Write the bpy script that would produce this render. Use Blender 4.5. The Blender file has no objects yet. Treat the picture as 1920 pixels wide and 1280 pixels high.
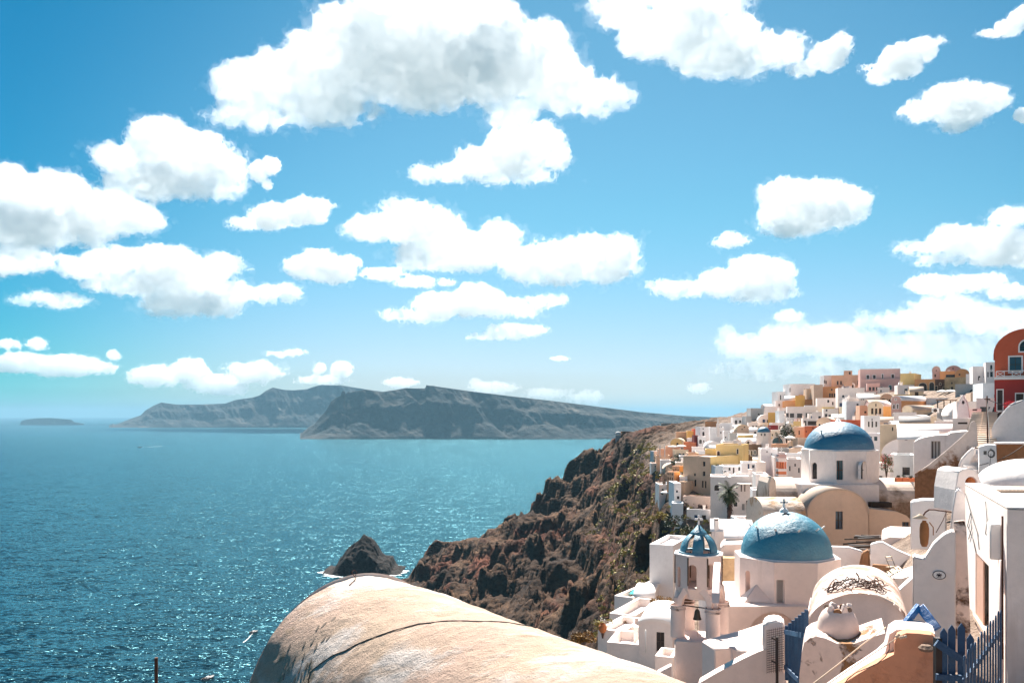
import bpy, bmesh, math, random
import numpy as np
from mathutils import Vector
from mathutils.geometry import tessellate_polygon, delaunay_2d_cdt
R = math.radians
C = bpy.context.scene
F = 1600.0            # focal length in photo pixels (1920 wide)
Y0 = 778.0            # row of the level horizon
H = 110.0             # camera height above the sea

# ------------------------------------------------------------------ camera, sky, sun, exposure
cam = bpy.data.cameras.new('camera'); co = bpy.data.objects.new('camera', cam); C.collection.objects.link(co)
cam.sensor_width = 36; cam.lens = F * 36 / 1920; cam.shift_y = (Y0 - 640) / 1920
cam.clip_start = .1; cam.clip_end = 120000
co.location = (0, 0, H); co.rotation_euler = (math.pi / 2, 0, 0); C.camera = co
SUN_EL, SUN_AZ = R(50), R(-1)
w = bpy.data.worlds.new('World'); C.world = w; w.use_nodes = True
nt = w.node_tree; bg = nt.nodes['Background']; sk = nt.nodes.new('ShaderNodeTexSky')
sk.sky_type = 'NISHITA'; sk.sun_disc = False; sk.sun_elevation = SUN_EL; sk.sun_rotation = SUN_AZ
sk.air_density = 1.0; sk.dust_density = 0.25; sk.ozone_density = 2.2
def wn(k, **kw):
    n = nt.nodes.new(k)
    for a, b in kw.items(): setattr(n, a, b)
    return n
tcw = wn('ShaderNodeTexCoord'); dt = wn('ShaderNodeVectorMath', operation='DOT_PRODUCT'); nt.links.new(tcw.outputs['Generated'], dt.inputs[0])   # clearer, deeper blue with the angle from the sunward horizon
_a, _e = R(9), R(3); dt.inputs[1].default_value = (math.sin(_a) * math.cos(_e), math.cos(_a) * math.cos(_e), math.sin(_e))
mr = wn('ShaderNodeMapRange', interpolation_type='SMOOTHSTEP'); mr.inputs[1].default_value = math.cos(R(11)); mr.inputs[2].default_value = math.cos(R(44)); nt.links.new(dt.outputs['Value'], mr.inputs[0])
tc_ = wn('ShaderNodeMix', data_type='RGBA'); nt.links.new(mr.outputs[0], tc_.inputs[0]); tc_.inputs[6].default_value = (.50, .64, .70, 1); tc_.inputs[7].default_value = (.02, .44, .56, 1)
sz = wn('ShaderNodeSeparateXYZ'); nt.links.new(tcw.outputs['Generated'], sz.inputs[0]); mz = wn('ShaderNodeMapRange', interpolation_type='SMOOTHSTEP'); mz.inputs[1].default_value = .02; mz.inputs[2].default_value = .24; nt.links.new(sz.outputs[2], mz.inputs[0])
hzn = wn('ShaderNodeMix', data_type='RGBA'); nt.links.new(mz.outputs[0], hzn.inputs[0]); hzn.inputs[6].default_value = (.60, .63, .755, 1); hzn.inputs[7].default_value = (.38, .73, .72, 1); nt.links.new(hzn.outputs[2], tc_.inputs[6])
tint = wn('ShaderNodeMix', data_type='RGBA', blend_type='MULTIPLY'); tint.inputs[0].default_value = 1
nt.links.new(sk.outputs[0], tint.inputs[6]); nt.links.new(tc_.outputs[2], tint.inputs[7])
nt.links.new(tint.outputs[2], bg.inputs[0]); bg.inputs[1].default_value = 0.05
sun = bpy.data.lights.new('sun', 'SUN'); so = bpy.data.objects.new('sun', sun); C.collection.objects.link(so)
sun.energy = 5.0; sun.angle = R(.53); sun.color = (1, .94, .86)
so.rotation_euler = (math.pi / 2 - SUN_EL, 0, math.pi - SUN_AZ); so.location = (300, 900, 900)
C.view_settings.view_transform = 'Standard'; C.view_settings.look = 'None'
C.view_settings.exposure = 1.58; C.view_settings.gamma = 1
C.cycles.volume_bounces = 8; C.cycles.max_bounces = 12; C.cycles.diffuse_bounces = 7
C.cycles.caustics_reflective = False; C.cycles.sample_clamp_indirect = 8

# ------------------------------------------------------------------ helpers
def P(px, py, d): return Vector(((px - 960) * d / F, d, H + (Y0 - py) * d / F))
_L = np.random.default_rng(5).random((64, 64, 64)).astype(np.float32)
def vnoise(p, seed=0):
    p = p + seed * 17.31
    i = np.floor(p).astype(np.int32); f = (p - i).astype(np.float32); f = f * f * (3 - 2 * f)
    i &= 63; j = (i + 1) & 63
    x0, y0, z0 = i[..., 0], i[..., 1], i[..., 2]; x1, y1, z1 = j[..., 0], j[..., 1], j[..., 2]
    fx, fy, fz = f[..., 0], f[..., 1], f[..., 2]
    a = _L[x0, y0, z0] * (1 - fx) + _L[x1, y0, z0] * fx; b = _L[x0, y1, z0] * (1 - fx) + _L[x1, y1, z0] * fx
    c = _L[x0, y0, z1] * (1 - fx) + _L[x1, y0, z1] * fx; d = _L[x0, y1, z1] * (1 - fx) + _L[x1, y1, z1] * fx
    return (a * (1 - fy) + b * fy) * (1 - fz) + (c * (1 - fy) + d * fy) * fz
def fbm(p, oct=4, seed=0, gain=.5, billow=False):
    s = 0; a = 1; t = 0
    for o in range(oct):
        n = vnoise(p * (2.03 ** o), seed + o * 3.7)
        if billow: n = np.abs(2 * n - 1)
        s = s + a * n; t += a; a *= gain
    return s / t
def v3(x, y, z): return np.stack([np.asarray(x, float), np.asarray(y, float), np.asarray(z, float)], -1)
def mesh_np(name, V, Q, smooth=True):
    me = bpy.data.meshes.new(name); n = len(Q); k = Q.shape[1]
    me.vertices.add(len(V)); me.vertices.foreach_set('co', np.ascontiguousarray(V, np.float32).ravel())
    me.loops.add(n * k); me.loops.foreach_set('vertex_index', np.ascontiguousarray(Q, np.int32).ravel())
    me.polygons.add(n); me.polygons.foreach_set('loop_start', np.arange(0, n * k, k, dtype=np.int32))
    if smooth: me.polygons.foreach_set('use_smooth', np.ones(n, bool))
    me.update(calc_edges=True); me.validate(); return me
def grid_quads(n, m):
    i, j = np.meshgrid(np.arange(n - 1), np.arange(m - 1), indexing='ij'); a = (i * m + j).ravel()
    return np.stack([a, a + m, a + m + 1, a + 1], 1)
WO = {}
def link(o, parent=None, origin=None):
    C.collection.objects.link(o)
    if parent is not None: o.parent = parent
    WO[o.name] = origin
    return o
def tag(o, label=None, cat=None, group=None, kind=None):
    if label: o['label'] = label
    if cat: o['category'] = cat
    if group: o['group'] = group
    if kind: o['kind'] = kind
    return o
def thing(name, label, cat, loc, group=None):
    o = bpy.data.objects.new(name, None); o.empty_display_size = .3; o.location = loc
    link(o, None, Vector(loc)); return tag(o, label, cat, group)
class MB:
    def __init__(s): s.v = []; s.f = []; s.m = []; s.s = []; s.mi = 0; s.nob = set()
    def add(s, vs, fs, smooth=False):
        o = len(s.v); s.v += [tuple(v) for v in vs]
        for f in fs: s.f.append([i + o for i in f]); s.m.append(s.mi); s.s.append(smooth)
    def obox(s, o, u, v, w):
        o = Vector(o); u = Vector(u); v = Vector(v); w = Vector(w)
        s.add([o, o + u, o + u + v, o + v, o + w, o + u + w, o + u + v + w, o + v + w],
              [(0, 3, 2, 1), (4, 5, 6, 7), (0, 1, 5, 4), (1, 2, 6, 5), (2, 3, 7, 6), (3, 0, 4, 7)])
    def box(s, c, sz, rz=0):
        ca, sa = math.cos(rz), math.sin(rz); u = Vector((ca, sa, 0)) * sz[0]; v = Vector((-sa, ca, 0)) * sz[1]; q = Vector((0, 0, sz[2]))
        s.obox(Vector(c) - u / 2 - v / 2, u, v, q)
    def beam(s, a, b, wd, th, up=(0, 0, 1)):
        a = Vector(a); b = Vector(b); d = b - a; x = d.cross(Vector(up)).normalized() * wd; y = x.cross(d).normalized() * th
        s.obox(a - x / 2 - y / 2, d, x, y)
    def tri(s, poly, holes=()):
        vl = [[Vector(p) for p in poly]] + [[Vector(p) for p in h] for h in holes]
        flat = [p for l in vl for p in l]; return flat, tessellate_polygon(vl)
    def extr(s, poly, vec, smooth=False, caps=(1, 1)):
        poly = [Vector(p) for p in poly]; vec = Vector(vec); n = len(poly)
        fl, t = s.tri(poly)
        if caps[0]: s.add(fl, t)
        if caps[1]: s.add([p + vec for p in fl], t)
        s.add(poly + [p + vec for p in poly], [(i, (i + 1) % n, n + (i + 1) % n, n + i) for i in range(n)], smooth)
    def tube(s, pts, r, seg=6, smooth=True):
        pts = [Vector(p) for p in pts]; n = len(pts); vs = []; rr = r if isinstance(r, (list, tuple)) else [r] * n
        for i, p in enumerate(pts):
            d = (pts[min(i + 1, n - 1)] - pts[max(i - 1, 0)]).normalized()
            x = d.cross(Vector((.31, .17, .93))).normalized(); y = d.cross(x)
            for k in range(seg):
                a = 2 * math.pi * k / seg; vs.append(p + (x * math.cos(a) + y * math.sin(a)) * rr[i])
        fs = [(i * seg + k, i * seg + (k + 1) % seg, (i + 1) * seg + (k + 1) % seg, (i + 1) * seg + k) for i in range(n - 1) for k in range(seg)]
        s.add(vs, fs, smooth); s.add(vs[:seg], [tuple(range(seg))]); s.add(vs[-seg:], [tuple(range(seg))])
    def lathe(s, c, prof, seg=24, a0=0., a1=2 * math.pi, smooth=True, sx=1., sy=1.):
        full = abs(a1 - a0 - 2 * math.pi) < 1e-6; k = seg if full else seg + 1; vs = []
        for r, z in prof:
            for i in range(k):
                a = a0 + (a1 - a0) * i / seg; vs.append((c[0] + sx * r * math.cos(a), c[1] + sy * r * math.sin(a), c[2] + z))
        fs = []
        for j in range(len(prof) - 1):
            for i in range(seg):
                i2 = (i + 1) % k; fs.append((j * k + i, j * k + i2, (j + 1) * k + i2, (j + 1) * k + i))
        s.add(vs, fs, smooth)
    def build(s, name, mats, parent=None, bevel=0, seg=2, origin=None):
        if not isinstance(mats, (list, tuple)): mats = [mats]
        if parent is not None: origin = WO[parent.name]
        if origin is None:
            a = np.array(s.v); origin = Vector(((a[:, 0].min() + a[:, 0].max()) / 2, (a[:, 1].min() + a[:, 1].max()) / 2, a[:, 2].min()))
        origin = Vector(origin); off = np.array(origin)
        me = bpy.data.meshes.new(name); me.from_pydata((np.array(s.v) - off).tolist(), [], s.f)
        me.polygons.foreach_set('material_index', s.m); me.polygons.foreach_set('use_smooth', s.s)
        for m in mats: me.materials.append(MT[m] if isinstance(m, str) else m)
        bm = bmesh.new(); bm.from_mesh(me); bmesh.ops.remove_doubles(bm, verts=bm.verts, dist=1e-4)
        bmesh.ops.recalc_face_normals(bm, faces=bm.faces)
        if bevel:
            kk = lambda v: tuple(round(c, 3) for c in (v.co + origin)); es = [e for e in bm.edges if len(e.link_faces) == 2 and e.calc_face_angle(0) > R(28) and not (s.nob and (kk(e.verts[0]) in s.nob or kk(e.verts[1]) in s.nob))]
            r = bmesh.ops.bevel(bm, geom=es, offset=bevel, segments=seg, affect='EDGES', clamp_overlap=True)
            for f in r['faces']: f.smooth = True
        bm.to_mesh(me); bm.free()
        o = bpy.data.objects.new(name, me)
        if parent is None: o.location = origin
        return link(o, parent, origin)
    def solo(s, name, mats, label, cat, group=None, **k): return tag(s.build(name, mats, **k), label, cat, group)
def copy_tree(o, parent=None):
    c = o.copy(); C.collection.objects.link(c); c.parent = parent; WO[c.name] = WO.get(o.name)
    for ch in [x for x in bpy.data.objects if x.parent == o]: copy_tree(ch, c)
    return c

# ------------------------------------------------------------------ materials
MT = {}
class NB:
    def __init__(s, name):
        s.m = bpy.data.materials.new(name); s.m.use_nodes = True; s.t = s.m.node_tree; s.b = s.t.nodes['Principled BSDF']; MT[name] = s.m
        s.pos = s.t.nodes.new('ShaderNodeNewGeometry').outputs['Position']
    def new(s, k, **kw):
        n = s.t.nodes.new(k)
        for a, b in kw.items(): setattr(n, a, b)
        return n
    def L(s, a, b): s.t.links.new(a, b)
    def map(s, sc, rot=(0, 0, 0)):
        n = s.new('ShaderNodeMapping'); n.inputs['Scale'].default_value = sc; n.inputs['Rotation'].default_value = rot; s.L(s.pos, n.inputs[0]); return n.outputs[0]
    def noise(s, sc, det=4, rough=.55, vec=None, dist=0):
        n = s.new('ShaderNodeTexNoise'); n.inputs['Scale'].default_value = sc; n.inputs['Detail'].default_value = det
        n.inputs['Roughness'].default_value = rough; n.inputs['Distortion'].default_value = dist; s.L(vec or s.pos, n.inputs[0]); return n.outputs[0]
    def ramp(s, f, a, b, lo=0., hi=1.):
        n = s.new('ShaderNodeMapRange'); n.inputs[1].default_value = a; n.inputs[2].default_value = b; n.inputs[3].default_value = lo; n.inputs[4].default_value = hi
        s.L(f, n.inputs[0]); return n.outputs[0]
    def mix(s, f, a, b, mode='MIX'):
        n = s.new('ShaderNodeMix', data_type='RGBA', blend_type=mode)
        for i, x in ((0, f), (6, a), (7, b)):
            if hasattr(x, 'links'): s.L(x, n.inputs[i])
            elif i == 0: n.inputs[0].default_value = x
            else: n.inputs[i].default_value = (*x, 1)
        return n.outputs[2]
    def math(s, op, a, b=None):
        n = s.new('ShaderNodeMath', operation=op)
        for i, x in ((0, a), (1, b)):
            if x is None: continue
            if hasattr(x, 'links'): s.L(x, n.inputs[i])
            else: n.inputs[i].default_value = x
        return n.outputs[0]
    def z(s):
        n = s.new('ShaderNodeSeparateXYZ'); s.L(s.pos, n.inputs[0]); return n.outputs[2]
    def bump(s, h, dist, strength=1., bevel=0):
        n = s.new('ShaderNodeBump'); n.inputs['Distance'].default_value = dist; n.inputs['Strength'].default_value = strength; s.L(h, n.inputs['Height'])
        s.L(n.outputs[0], s.b.inputs['Normal']); return n
    def fin(s, col, rough=.8, spec=.3, metal=0):
        if hasattr(col, 'links'): s.L(col, s.b.inputs['Base Color'])
        else: s.b.inputs['Base Color'].default_value = (*col, 1)
        if hasattr(rough, 'links'): s.L(rough, s.b.inputs['Roughness'])
        else: s.b.inputs['Roughness'].default_value = rough
        s.b.inputs['Specular IOR Level'].default_value = spec; s.b.inputs['Metallic'].default_value = metal
        return s.m
def mul(c, k): return tuple(min(1, x * k) for x in c)
def plaster(name, col, dirt=(.42, .31, .24), amt=.25, bump=.02, var=.12, rough=.85):
    n = NB(name)
    a = n.noise(.45, 5, .6); b = n.noise(3.2, 7, .62); st = n.noise(1.0, 5, .6, n.map((1.7, 1.7, .28)))
    c = n.mix(n.ramp(a, .3, .7), mul(col, 1 - var), mul(col, 1 + var * .5))
    c = n.mix(n.ramp(b, .45, .8, 0, .5), c, mul(col, 1 - var * 1.8))
    c = n.mix(n.ramp(st, .60, .78, 0, amt), c, dirt)
    n.bump(b, bump); return n.fin(c, rough, .25)
WHITE = (.88, .78, .725)
plaster('whitewash', WHITE, amt=.34)
plaster('whitewash_clean', (.88, .81, .77), amt=.2, var=.07)
plaster('whitewash_cool', (.85, .80, .78), amt=.3)
plaster('whitewash_pink', (.87, .71, .64), amt=.35)
plaster('whitewash_blue', (.74, .78, .80), amt=.1)
plaster('cream', (.78, .62, .44), amt=.2)
plaster('beige', (.60, .44, .33), amt=.25)
plaster('cream_pink', (.76, .56, .42), amt=.18)
plaster('tan', (.64, .46, .33), amt=.3)
plaster('yellow', (.78, .56, .24), amt=.15)
plaster('ochre', (.78, .44, .12), amt=.2)
plaster('orange', (.74, .36, .16), amt=.2)
plaster('peach', (.78, .47, .31), amt=.2)
plaster('pink', (.66, .42, .37), amt=.15)
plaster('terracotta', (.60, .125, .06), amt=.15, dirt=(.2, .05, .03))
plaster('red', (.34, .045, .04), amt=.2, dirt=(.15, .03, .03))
plaster('dark_red', (.18, .035, .03), amt=.2, dirt=(.1, .03, .03))
plaster('coral', (.72, .22, .10), amt=.15)
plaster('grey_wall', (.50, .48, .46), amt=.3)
plaster('grey_roof', (.34, .32, .31), amt=.4)
plaster('roof_tan', (.62, .48, .38), amt=.4)
plaster('stone_wall', (.22, .15, .11), amt=.5, bump=.08, var=.4, dirt=(.10, .07, .055))
plaster('brown_wall', (.30, .15, .075), amt=.6, bump=.05, var=.3, dirt=(.12, .06, .035))
plaster('speckled', (.60, .42, .24), amt=.4, bump=.05, var=.4)
plaster('wood_dark', (.06, .04, .03), amt=.3, var=.3)
plaster('wood_brown', (.30, .14, .06), amt=.3, var=.3, dirt=(.1, .05, .03))
plaster('clay', (.50, .17, .06), amt=.3, dirt=(.25, .1, .05))
plaster('blue_door', (.03, .09, .22), amt=.1, rough=.5)
plaster('teal_paint', (.02, .16, .25), amt=.1, rough=.5)
plaster('awning', (.80, .74, .68), amt=.1)
def simple(name, col, rough=.6, spec=.4, metal=0): return NB(name).fin(col, rough, spec, metal)
simple('dark_pane', (.018, .020, .026), .15, .5)
simple('brown_pane', (.05, .028, .02), .4, .4)
simple('blue_pane', (.03, .06, .10), .12, .6)
simple('teal_pane', (.02, .085, .11), .2, .5)
simple('iron', (.045, .03, .025), .6, .4)
simple('rust', (.09, .035, .022), .8, .3)
simple('cable_black', (.03, .028, .027), .6, .3)
simple('rope', (.62, .50, .38), .9, .1)
simple('bronze', (.075, .055, .04), .5, .5, .4)
simple('white_paint', (.82, .78, .75), .5, .4)
simple('pool_water', (.03, .42, .42), .1, .5)
simple('red_flower', (.62, .02, .04), .7, .2)
simple('ink', (.04, .035, .05), .7, .2)
def leafmat(name, a, b):
    n = NB(name); oi = n.new('ShaderNodeObjectInfo'); c = n.mix(n.ramp(n.noise(2.2, 3), .35, .65), a, b); n.fin(c, .6, .25)
    n.b.inputs['Subsurface Weight'].default_value = 0
leafmat('leaf_dark', (.020, .032, .012), (.055, .075, .030)); leafmat('leaf_palm', (.035, .05, .018), (.10, .11, .045))
leafmat('leaf_dry', (.16, .085, .022), (.36, .20, .05)); leafmat('leaf_yellow', (.22, .18, .045), (.42, .34, .10)); leafmat('leaf_green', (.05, .07, .02), (.14, .15, .05))
leafmat('blossom', (.5, .46, .44), (.75, .72, .7)); leafmat('dry_twig', (.05, .028, .022), (.14, .08, .06))
def paint(name, a, b, rough, spec=.5):
    n = NB(name); q = n.noise(1.6, 6, .65); f = n.noise(7, 6, .7)
    c = n.mix(n.ramp(q, .35, .7), a, b); c = n.mix(n.ramp(f, .62, .8, 0, .12), c, mul(a, 2.0))
    g = n.noise(.9, 3); n.bump(n.math('ADD', n.math('MULTIPLY', g, 3.), f), .05, .8); c = n.mix(n.ramp(n.noise(2.6, 7, .7, n.map((1.6, 1.6, .35))), .60, .78, 0, .1), c, mul(b, 1.25)); n.b.inputs['IOR'].default_value = 1.5 if rough < .5 else 1.65; return n.fin(c, n.ramp(f, .3, .7, rough - .06, rough + .1), spec)
paint('dome_blue', (.003, .155, .245), (.005, .195, .29), .52, 1.)
paint('dome_blue_deep', (.005, .115, .21), (.009, .155, .26), .5, 1.)
paint('gate_blue', (.012, .055, .13), (.02, .085, .18), .5, .4)
paint('bright_blue', (.015, .15, .42), (.02, .19, .48), .45, .5)
def peeled(name, top, under, lo, hi, zlo=None, zhi=None, deep=.05):
    n = NB(name); a = n.noise(.9, 8, .62, dist=.3); b = n.noise(5, 6, .65)
    f = a
    if zlo is not None: f = n.math('ADD', a, n.ramp(n.z(), zlo, zhi, .26, -.14))
    m = n.ramp(f, lo, hi)
    c1 = n.mix(n.ramp(b, .4, .75), top, mul(top, .86)); c2 = n.mix(n.ramp(b, .35, .7), under, mul(under, .55))
    h = n.math('SUBTRACT', n.math('MULTIPLY', b, .3), m)
    n.bump(h, deep); return n.fin(n.mix(m, c1, c2), .88, .2)
peeled('peeling_plaster', (.78, .62, .55), (.36, .19, .09), .56, .60)
peeled('peeling_grey', (.74, .60, .54), (.13, .075, .05), .50, .56)
peeled('stained_stair', (.62, .50, .44), (.26, .12, .06), .50, .60, H - 4.5, H - 1.2, .03)
peeled('stained_base', (.62, .46, .38), (.075, .05, .045), .50, .58, H - 19.6, H - 15.6, .1)
peeled('stained_barrel', (.74, .60, .50), (.33, .22, .15), .48, .72, H - 6.5, H - 4.9, .02)
peeled('barrel_roof', (.60, .49, .41), (.50, .30, .17), .50, .62)
peeled('vine_vault_roof', (.66, .55, .50), (.52, .335, .26), .47, .60, deep=.04)
peeled('orange_wall', (.60, .29, .175), (.38, .15, .08), .55, .75, H - 6.0, H - 3.6, .05)
simple('foam', (.75, .78, .78), .7, .2)
simple('vault_stone', (.22, .175, .14), .9, .2)
plaster('stained_wood', (.55, .34, .26), amt=.3, dirt=(.2, .1, .07))
peeled('beehive_plaster', (.80, .62, .54), (.22, .12, .09), .60, .62, H - 5.5, H - 5.1, .03)
n = NB('vault_plaster')           # weathered plaster of the roof nearest the camera
a = n.noise(1.0, 8, .66, n.map((.55, 1.35, 1.0), (0, 0, -.9)), .4); b = n.noise(9, 8, .7); c_ = n.noise(.55, 4); d_ = n.noise(2.2, 7, .62, n.map((.5, 1.6, .9), (0, 0, -.9)))
c = n.mix(n.ramp(c_, .38, .62), (.47, .35, .26), (.52, .36, .285)); c = n.mix(n.ramp(a, .50, .60), c, (.60, .52, .47))
c = n.mix(n.ramp(d_, .60, .66, 0, .8), c, (.30, .22, .145)); c = n.mix(n.ramp(b, .60, .78, 0, .35), c, (.26, .18, .13))
g_ = n.noise(55, 4, .7); c = n.mix(n.ramp(g_, .55, .75, 0, .4), c, (.24, .17, .12)); k_ = n.noise(1.6, 9, .75, None, 1.2); ck = n.ramp(n.math('ABSOLUTE', n.math('SUBTRACT', k_, .5)), .0, .006, .55, 0); c = n.mix(ck, c, (.14, .10, .08))
n.bump(n.math('ADD', n.math('ADD', n.math('MULTIPLY', b, .6), a), n.math('MULTIPLY', g_, .25)), .06); n.fin(c, .9, .2)
n = NB('rock')
a = n.noise(.045, 7, .65); b = n.noise(.35, 8, .68); v = n.noise(.12, 6, .6, n.map((1, 1, 2.5)))
c = n.mix(n.ramp(a, .38, .62), (.036, .023, .017), (.120, .070, .043)); c = n.mix(n.ramp(b, .45, .75), c, (.030, .021, .018)); c = n.mix(n.ramp(v, .62, .75, 0, .6), c, (.19, .14, .10))
vo = n.new('ShaderNodeTexVoronoi'); vo.inputs['Scale'].default_value = .32; n.L(n.map((1, 1, 1.6)), vo.inputs[0]); vd = vo.outputs['Distance']
bd = n.noise(.5, 5, .6, n.map((.03, .03, .16))); c = n.mix(n.ramp(bd, .52, .66, 0, .75), c, (.145, .048, .03)); c = n.mix(n.ramp(bd, .42, .34, 0, .7), c, (.035, .03, .03)); c = n.mix(n.ramp(vd, .5, 1.1, 0, .55), c, (.02, .014, .012))
att = n.new('ShaderNodeAttribute', attribute_name='town'); pv = n.mix(n.ramp(n.noise(.5, 6), .4, .65), (.34, .26, .21), (.15, .105, .08))
c = n.mix(att.outputs['Fac'], c, pv); n.bump(n.math('SUBTRACT', b, n.math('MULTIPLY', vd, .7)), 1.1); n.fin(c, .95, .1)
n = NB('black_rock'); b = n.noise(.35, 8, .7); c = n.mix(n.ramp(b, .4, .7), (.008, .006, .006), (.030, .021, .018)); n.bump(b, 1.2); n.fin(c, .9, .2)
n = NB('island_rock')
a = n.noise(.0035, 8, .65); b = n.noise(.012, 6, .65, n.map((1, 1, 4.5)))
c = n.mix(n.ramp(a, .40, .60), (.012, .016, .020), (.055, .052, .048)); c = n.mix(n.ramp(b, .5, .68, 0, .7), c, (.010, .013, .016)); c = n.mix(n.ramp(n.noise(.006, 7, .7), .58, .68, 0, .8), c, (.17, .145, .12)); n.bump(a, 60); n.fin(c, .95, .1)
n = NB('sea_water')
def slopes(vec, k, det):
    t = n.new('ShaderNodeTexNoise'); t.inputs['Scale'].default_value = 1; t.inputs['Detail'].default_value = det; t.inputs['Roughness'].default_value = .68; n.L(vec, t.inputs[0])
    s = n.new('ShaderNodeVectorMath', operation='SUBTRACT'); n.L(t.outputs['Color'], s.inputs[0]); s.inputs[1].default_value = (.5, .5, .5)
    m = n.new('ShaderNodeVectorMath', operation='MULTIPLY'); n.L(s.outputs[0], m.inputs[0]); m.inputs[1].default_value = (k, k, 0); return m.outputs[0]
a1 = slopes(n.map((.30, .70, .1), (0, 0, .3)), 2.9, 5); a2 = slopes(n.map((.045, .13, .02), (0, 0, .3)), 1.3, 4)
ad = n.new('ShaderNodeVectorMath', operation='ADD'); n.L(a1, ad.inputs[0]); n.L(a2, ad.inputs[1]); ad2 = n.new('ShaderNodeVectorMath', operation='ADD'); n.L(ad.outputs[0], ad2.inputs[0]); ad2.inputs[1].default_value = (0, 0, 1)
bp_ = n.new('ShaderNodeVectorMath', operation='NORMALIZE'); n.L(ad2.outputs[0], bp_.inputs[0]); w2 = n.noise(.0022, 5, .55)
crest = n.ramp(n.noise(.22, 6, .72, n.map((.5, 1.7, 1), (0, 0, .30))), .755, .775)  # white flecks: foam crests, and sun sparkle painted into the colour
c = n.mix(n.ramp(w2, .35, .65), (.0004, .008, .015), (.0008, .014, .024)); c = n.mix(crest, c, (.6, .66, .66))
df = n.new('ShaderNodeBsdfDiffuse'); n.L(c, df.inputs[0]); n.L(bp_.outputs[0], df.inputs['Normal'])
gl = n.new('ShaderNodeBsdfGlossy'); gl.inputs[0].default_value = (.24, .60, .72, 1); gl.inputs['Roughness'].default_value = .17; n.L(bp_.outputs[0], gl.inputs['Normal'])
fr_ = n.new('ShaderNodeFresnel'); fr_.inputs[0].default_value = 1.19; n.L(bp_.outputs[0], fr_.inputs['Normal'])
fk = n.math('MULTIPLY', fr_.outputs[0], n.ramp(crest, 0, 1, 1.1, 0)); mx = n.new('ShaderNodeMixShader'); n.L(fk, mx.inputs[0]); n.L(df.outputs[0], mx.inputs[1]); n.L(gl.outputs[0], mx.inputs[2])
n.L(mx.outputs[0], n.t.nodes['Material Output'].inputs['Surface'])

# ------------------------------------------------------------------ the setting: terrain, sea, islands, sky vapour
_ey = np.array([-30, 0, 20, 45, 60, 100, 150, 200, 300, 420, 520, 560, 640]); _ex = np.array([-6, -4.5, -3, 4.5, 8, 18, 31, 40, 55, 60, 62, 80, 130])
_zy = np.array([-30, 0, 20, 45, 60, 100, 150, 200, 300, 420, 520, 600]); _zz = np.array([-5, -5, -8, -13, -13, -15.4, -18, -18.7, -20, -12, -14, -40])
_cy = np.array([-30, 0, 60, 100, 170, 230, 310, 360, 420, 480, 560, 640]); _cz = np.array([-2, -2, 0, 2.5, 4, 5.2, 6.4, 1, -4, -8, -40, -110])
NEAR = [(1290, 1275, 34), (1420, 1195, 40), (1530, 1195, 40), (1500, 1030, 60), (1600, 1030, 60), (1700, 1020, 58), (1180, 1225, 42), (1215, 1160, 52), (1240, 1110, 60), (1345, 1280, 30),
        (1480, 1290, 25), (1560, 1290, 22), (1620, 1290, 17), (1700, 1290, 15), (1760, 1100, 30), (1850, 1180, 25), (1950, 1280, 21), (1760, 950, 45), (1660, 1090, 36), (1850, 900, 40), (1366, 1004, 128), (1300, 1004, 140), (1425, 985, 118), (1300, 1015, 95), (1390, 1025, 85), (1262, 985, 158), (1245, 960, 172), (1300, 1000, 150), (1330, 1000, 150)]
_near = np.array([[(p - 960) * d / F, d, (Y0 - y) * d / F] for p, y, d in NEAR])
def sst(a, b, x): t = np.clip((x - a) / (b - a), 0, 1); return t * t * (3 - 2 * t)
def G0(x, y):
    x = np.asarray(x, float); y = np.asarray(y, float)
    e = np.interp(y, _ey, _ex); ez = np.interp(y, _zy, _zz); s = x - e
    town = np.minimum(ez + .42 * s, np.interp(y, _cy, _cz) + .02 * s)
    c = -s; fall = ez - 1.5 * np.minimum(c, 22) - .92 * np.maximum(c - 22, 0)
    return np.where(s > 0, town, fall)
_res = None
def Gn(x, y):
    global _res
    if _res is None: _res = _near[:, 2] - 1.0 - G0(_near[:, 0], _near[:, 1])
    x = np.asarray(x, float); y = np.asarray(y, float)
    d2 = (x[..., None] - _near[:, 0]) ** 2 + (y[..., None] - _near[:, 1]) ** 2
    wt = 1 / (d2 + 4) ** 1.5; q = (wt * _res).sum(-1) / (wt.sum(-1) + 1 / 14. ** 3)
    return G0(x, y) + q
RIDGE = [(1330, 803, 415), (1262, 794, 430), (1205, 805, 470), (1150, 818, 510), (1085, 856, 535), (1030, 895, 545), (965, 940, 555), (900, 1008, 565), (850, 1016, 570), (815, 1014, 575), (778, 1058, 583), (768, 1082, 585)]
_rg = np.array([[(p - 960) * d / F, d, H + (Y0 - y) * d / F] for p, y, d in RIDGE])
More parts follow.
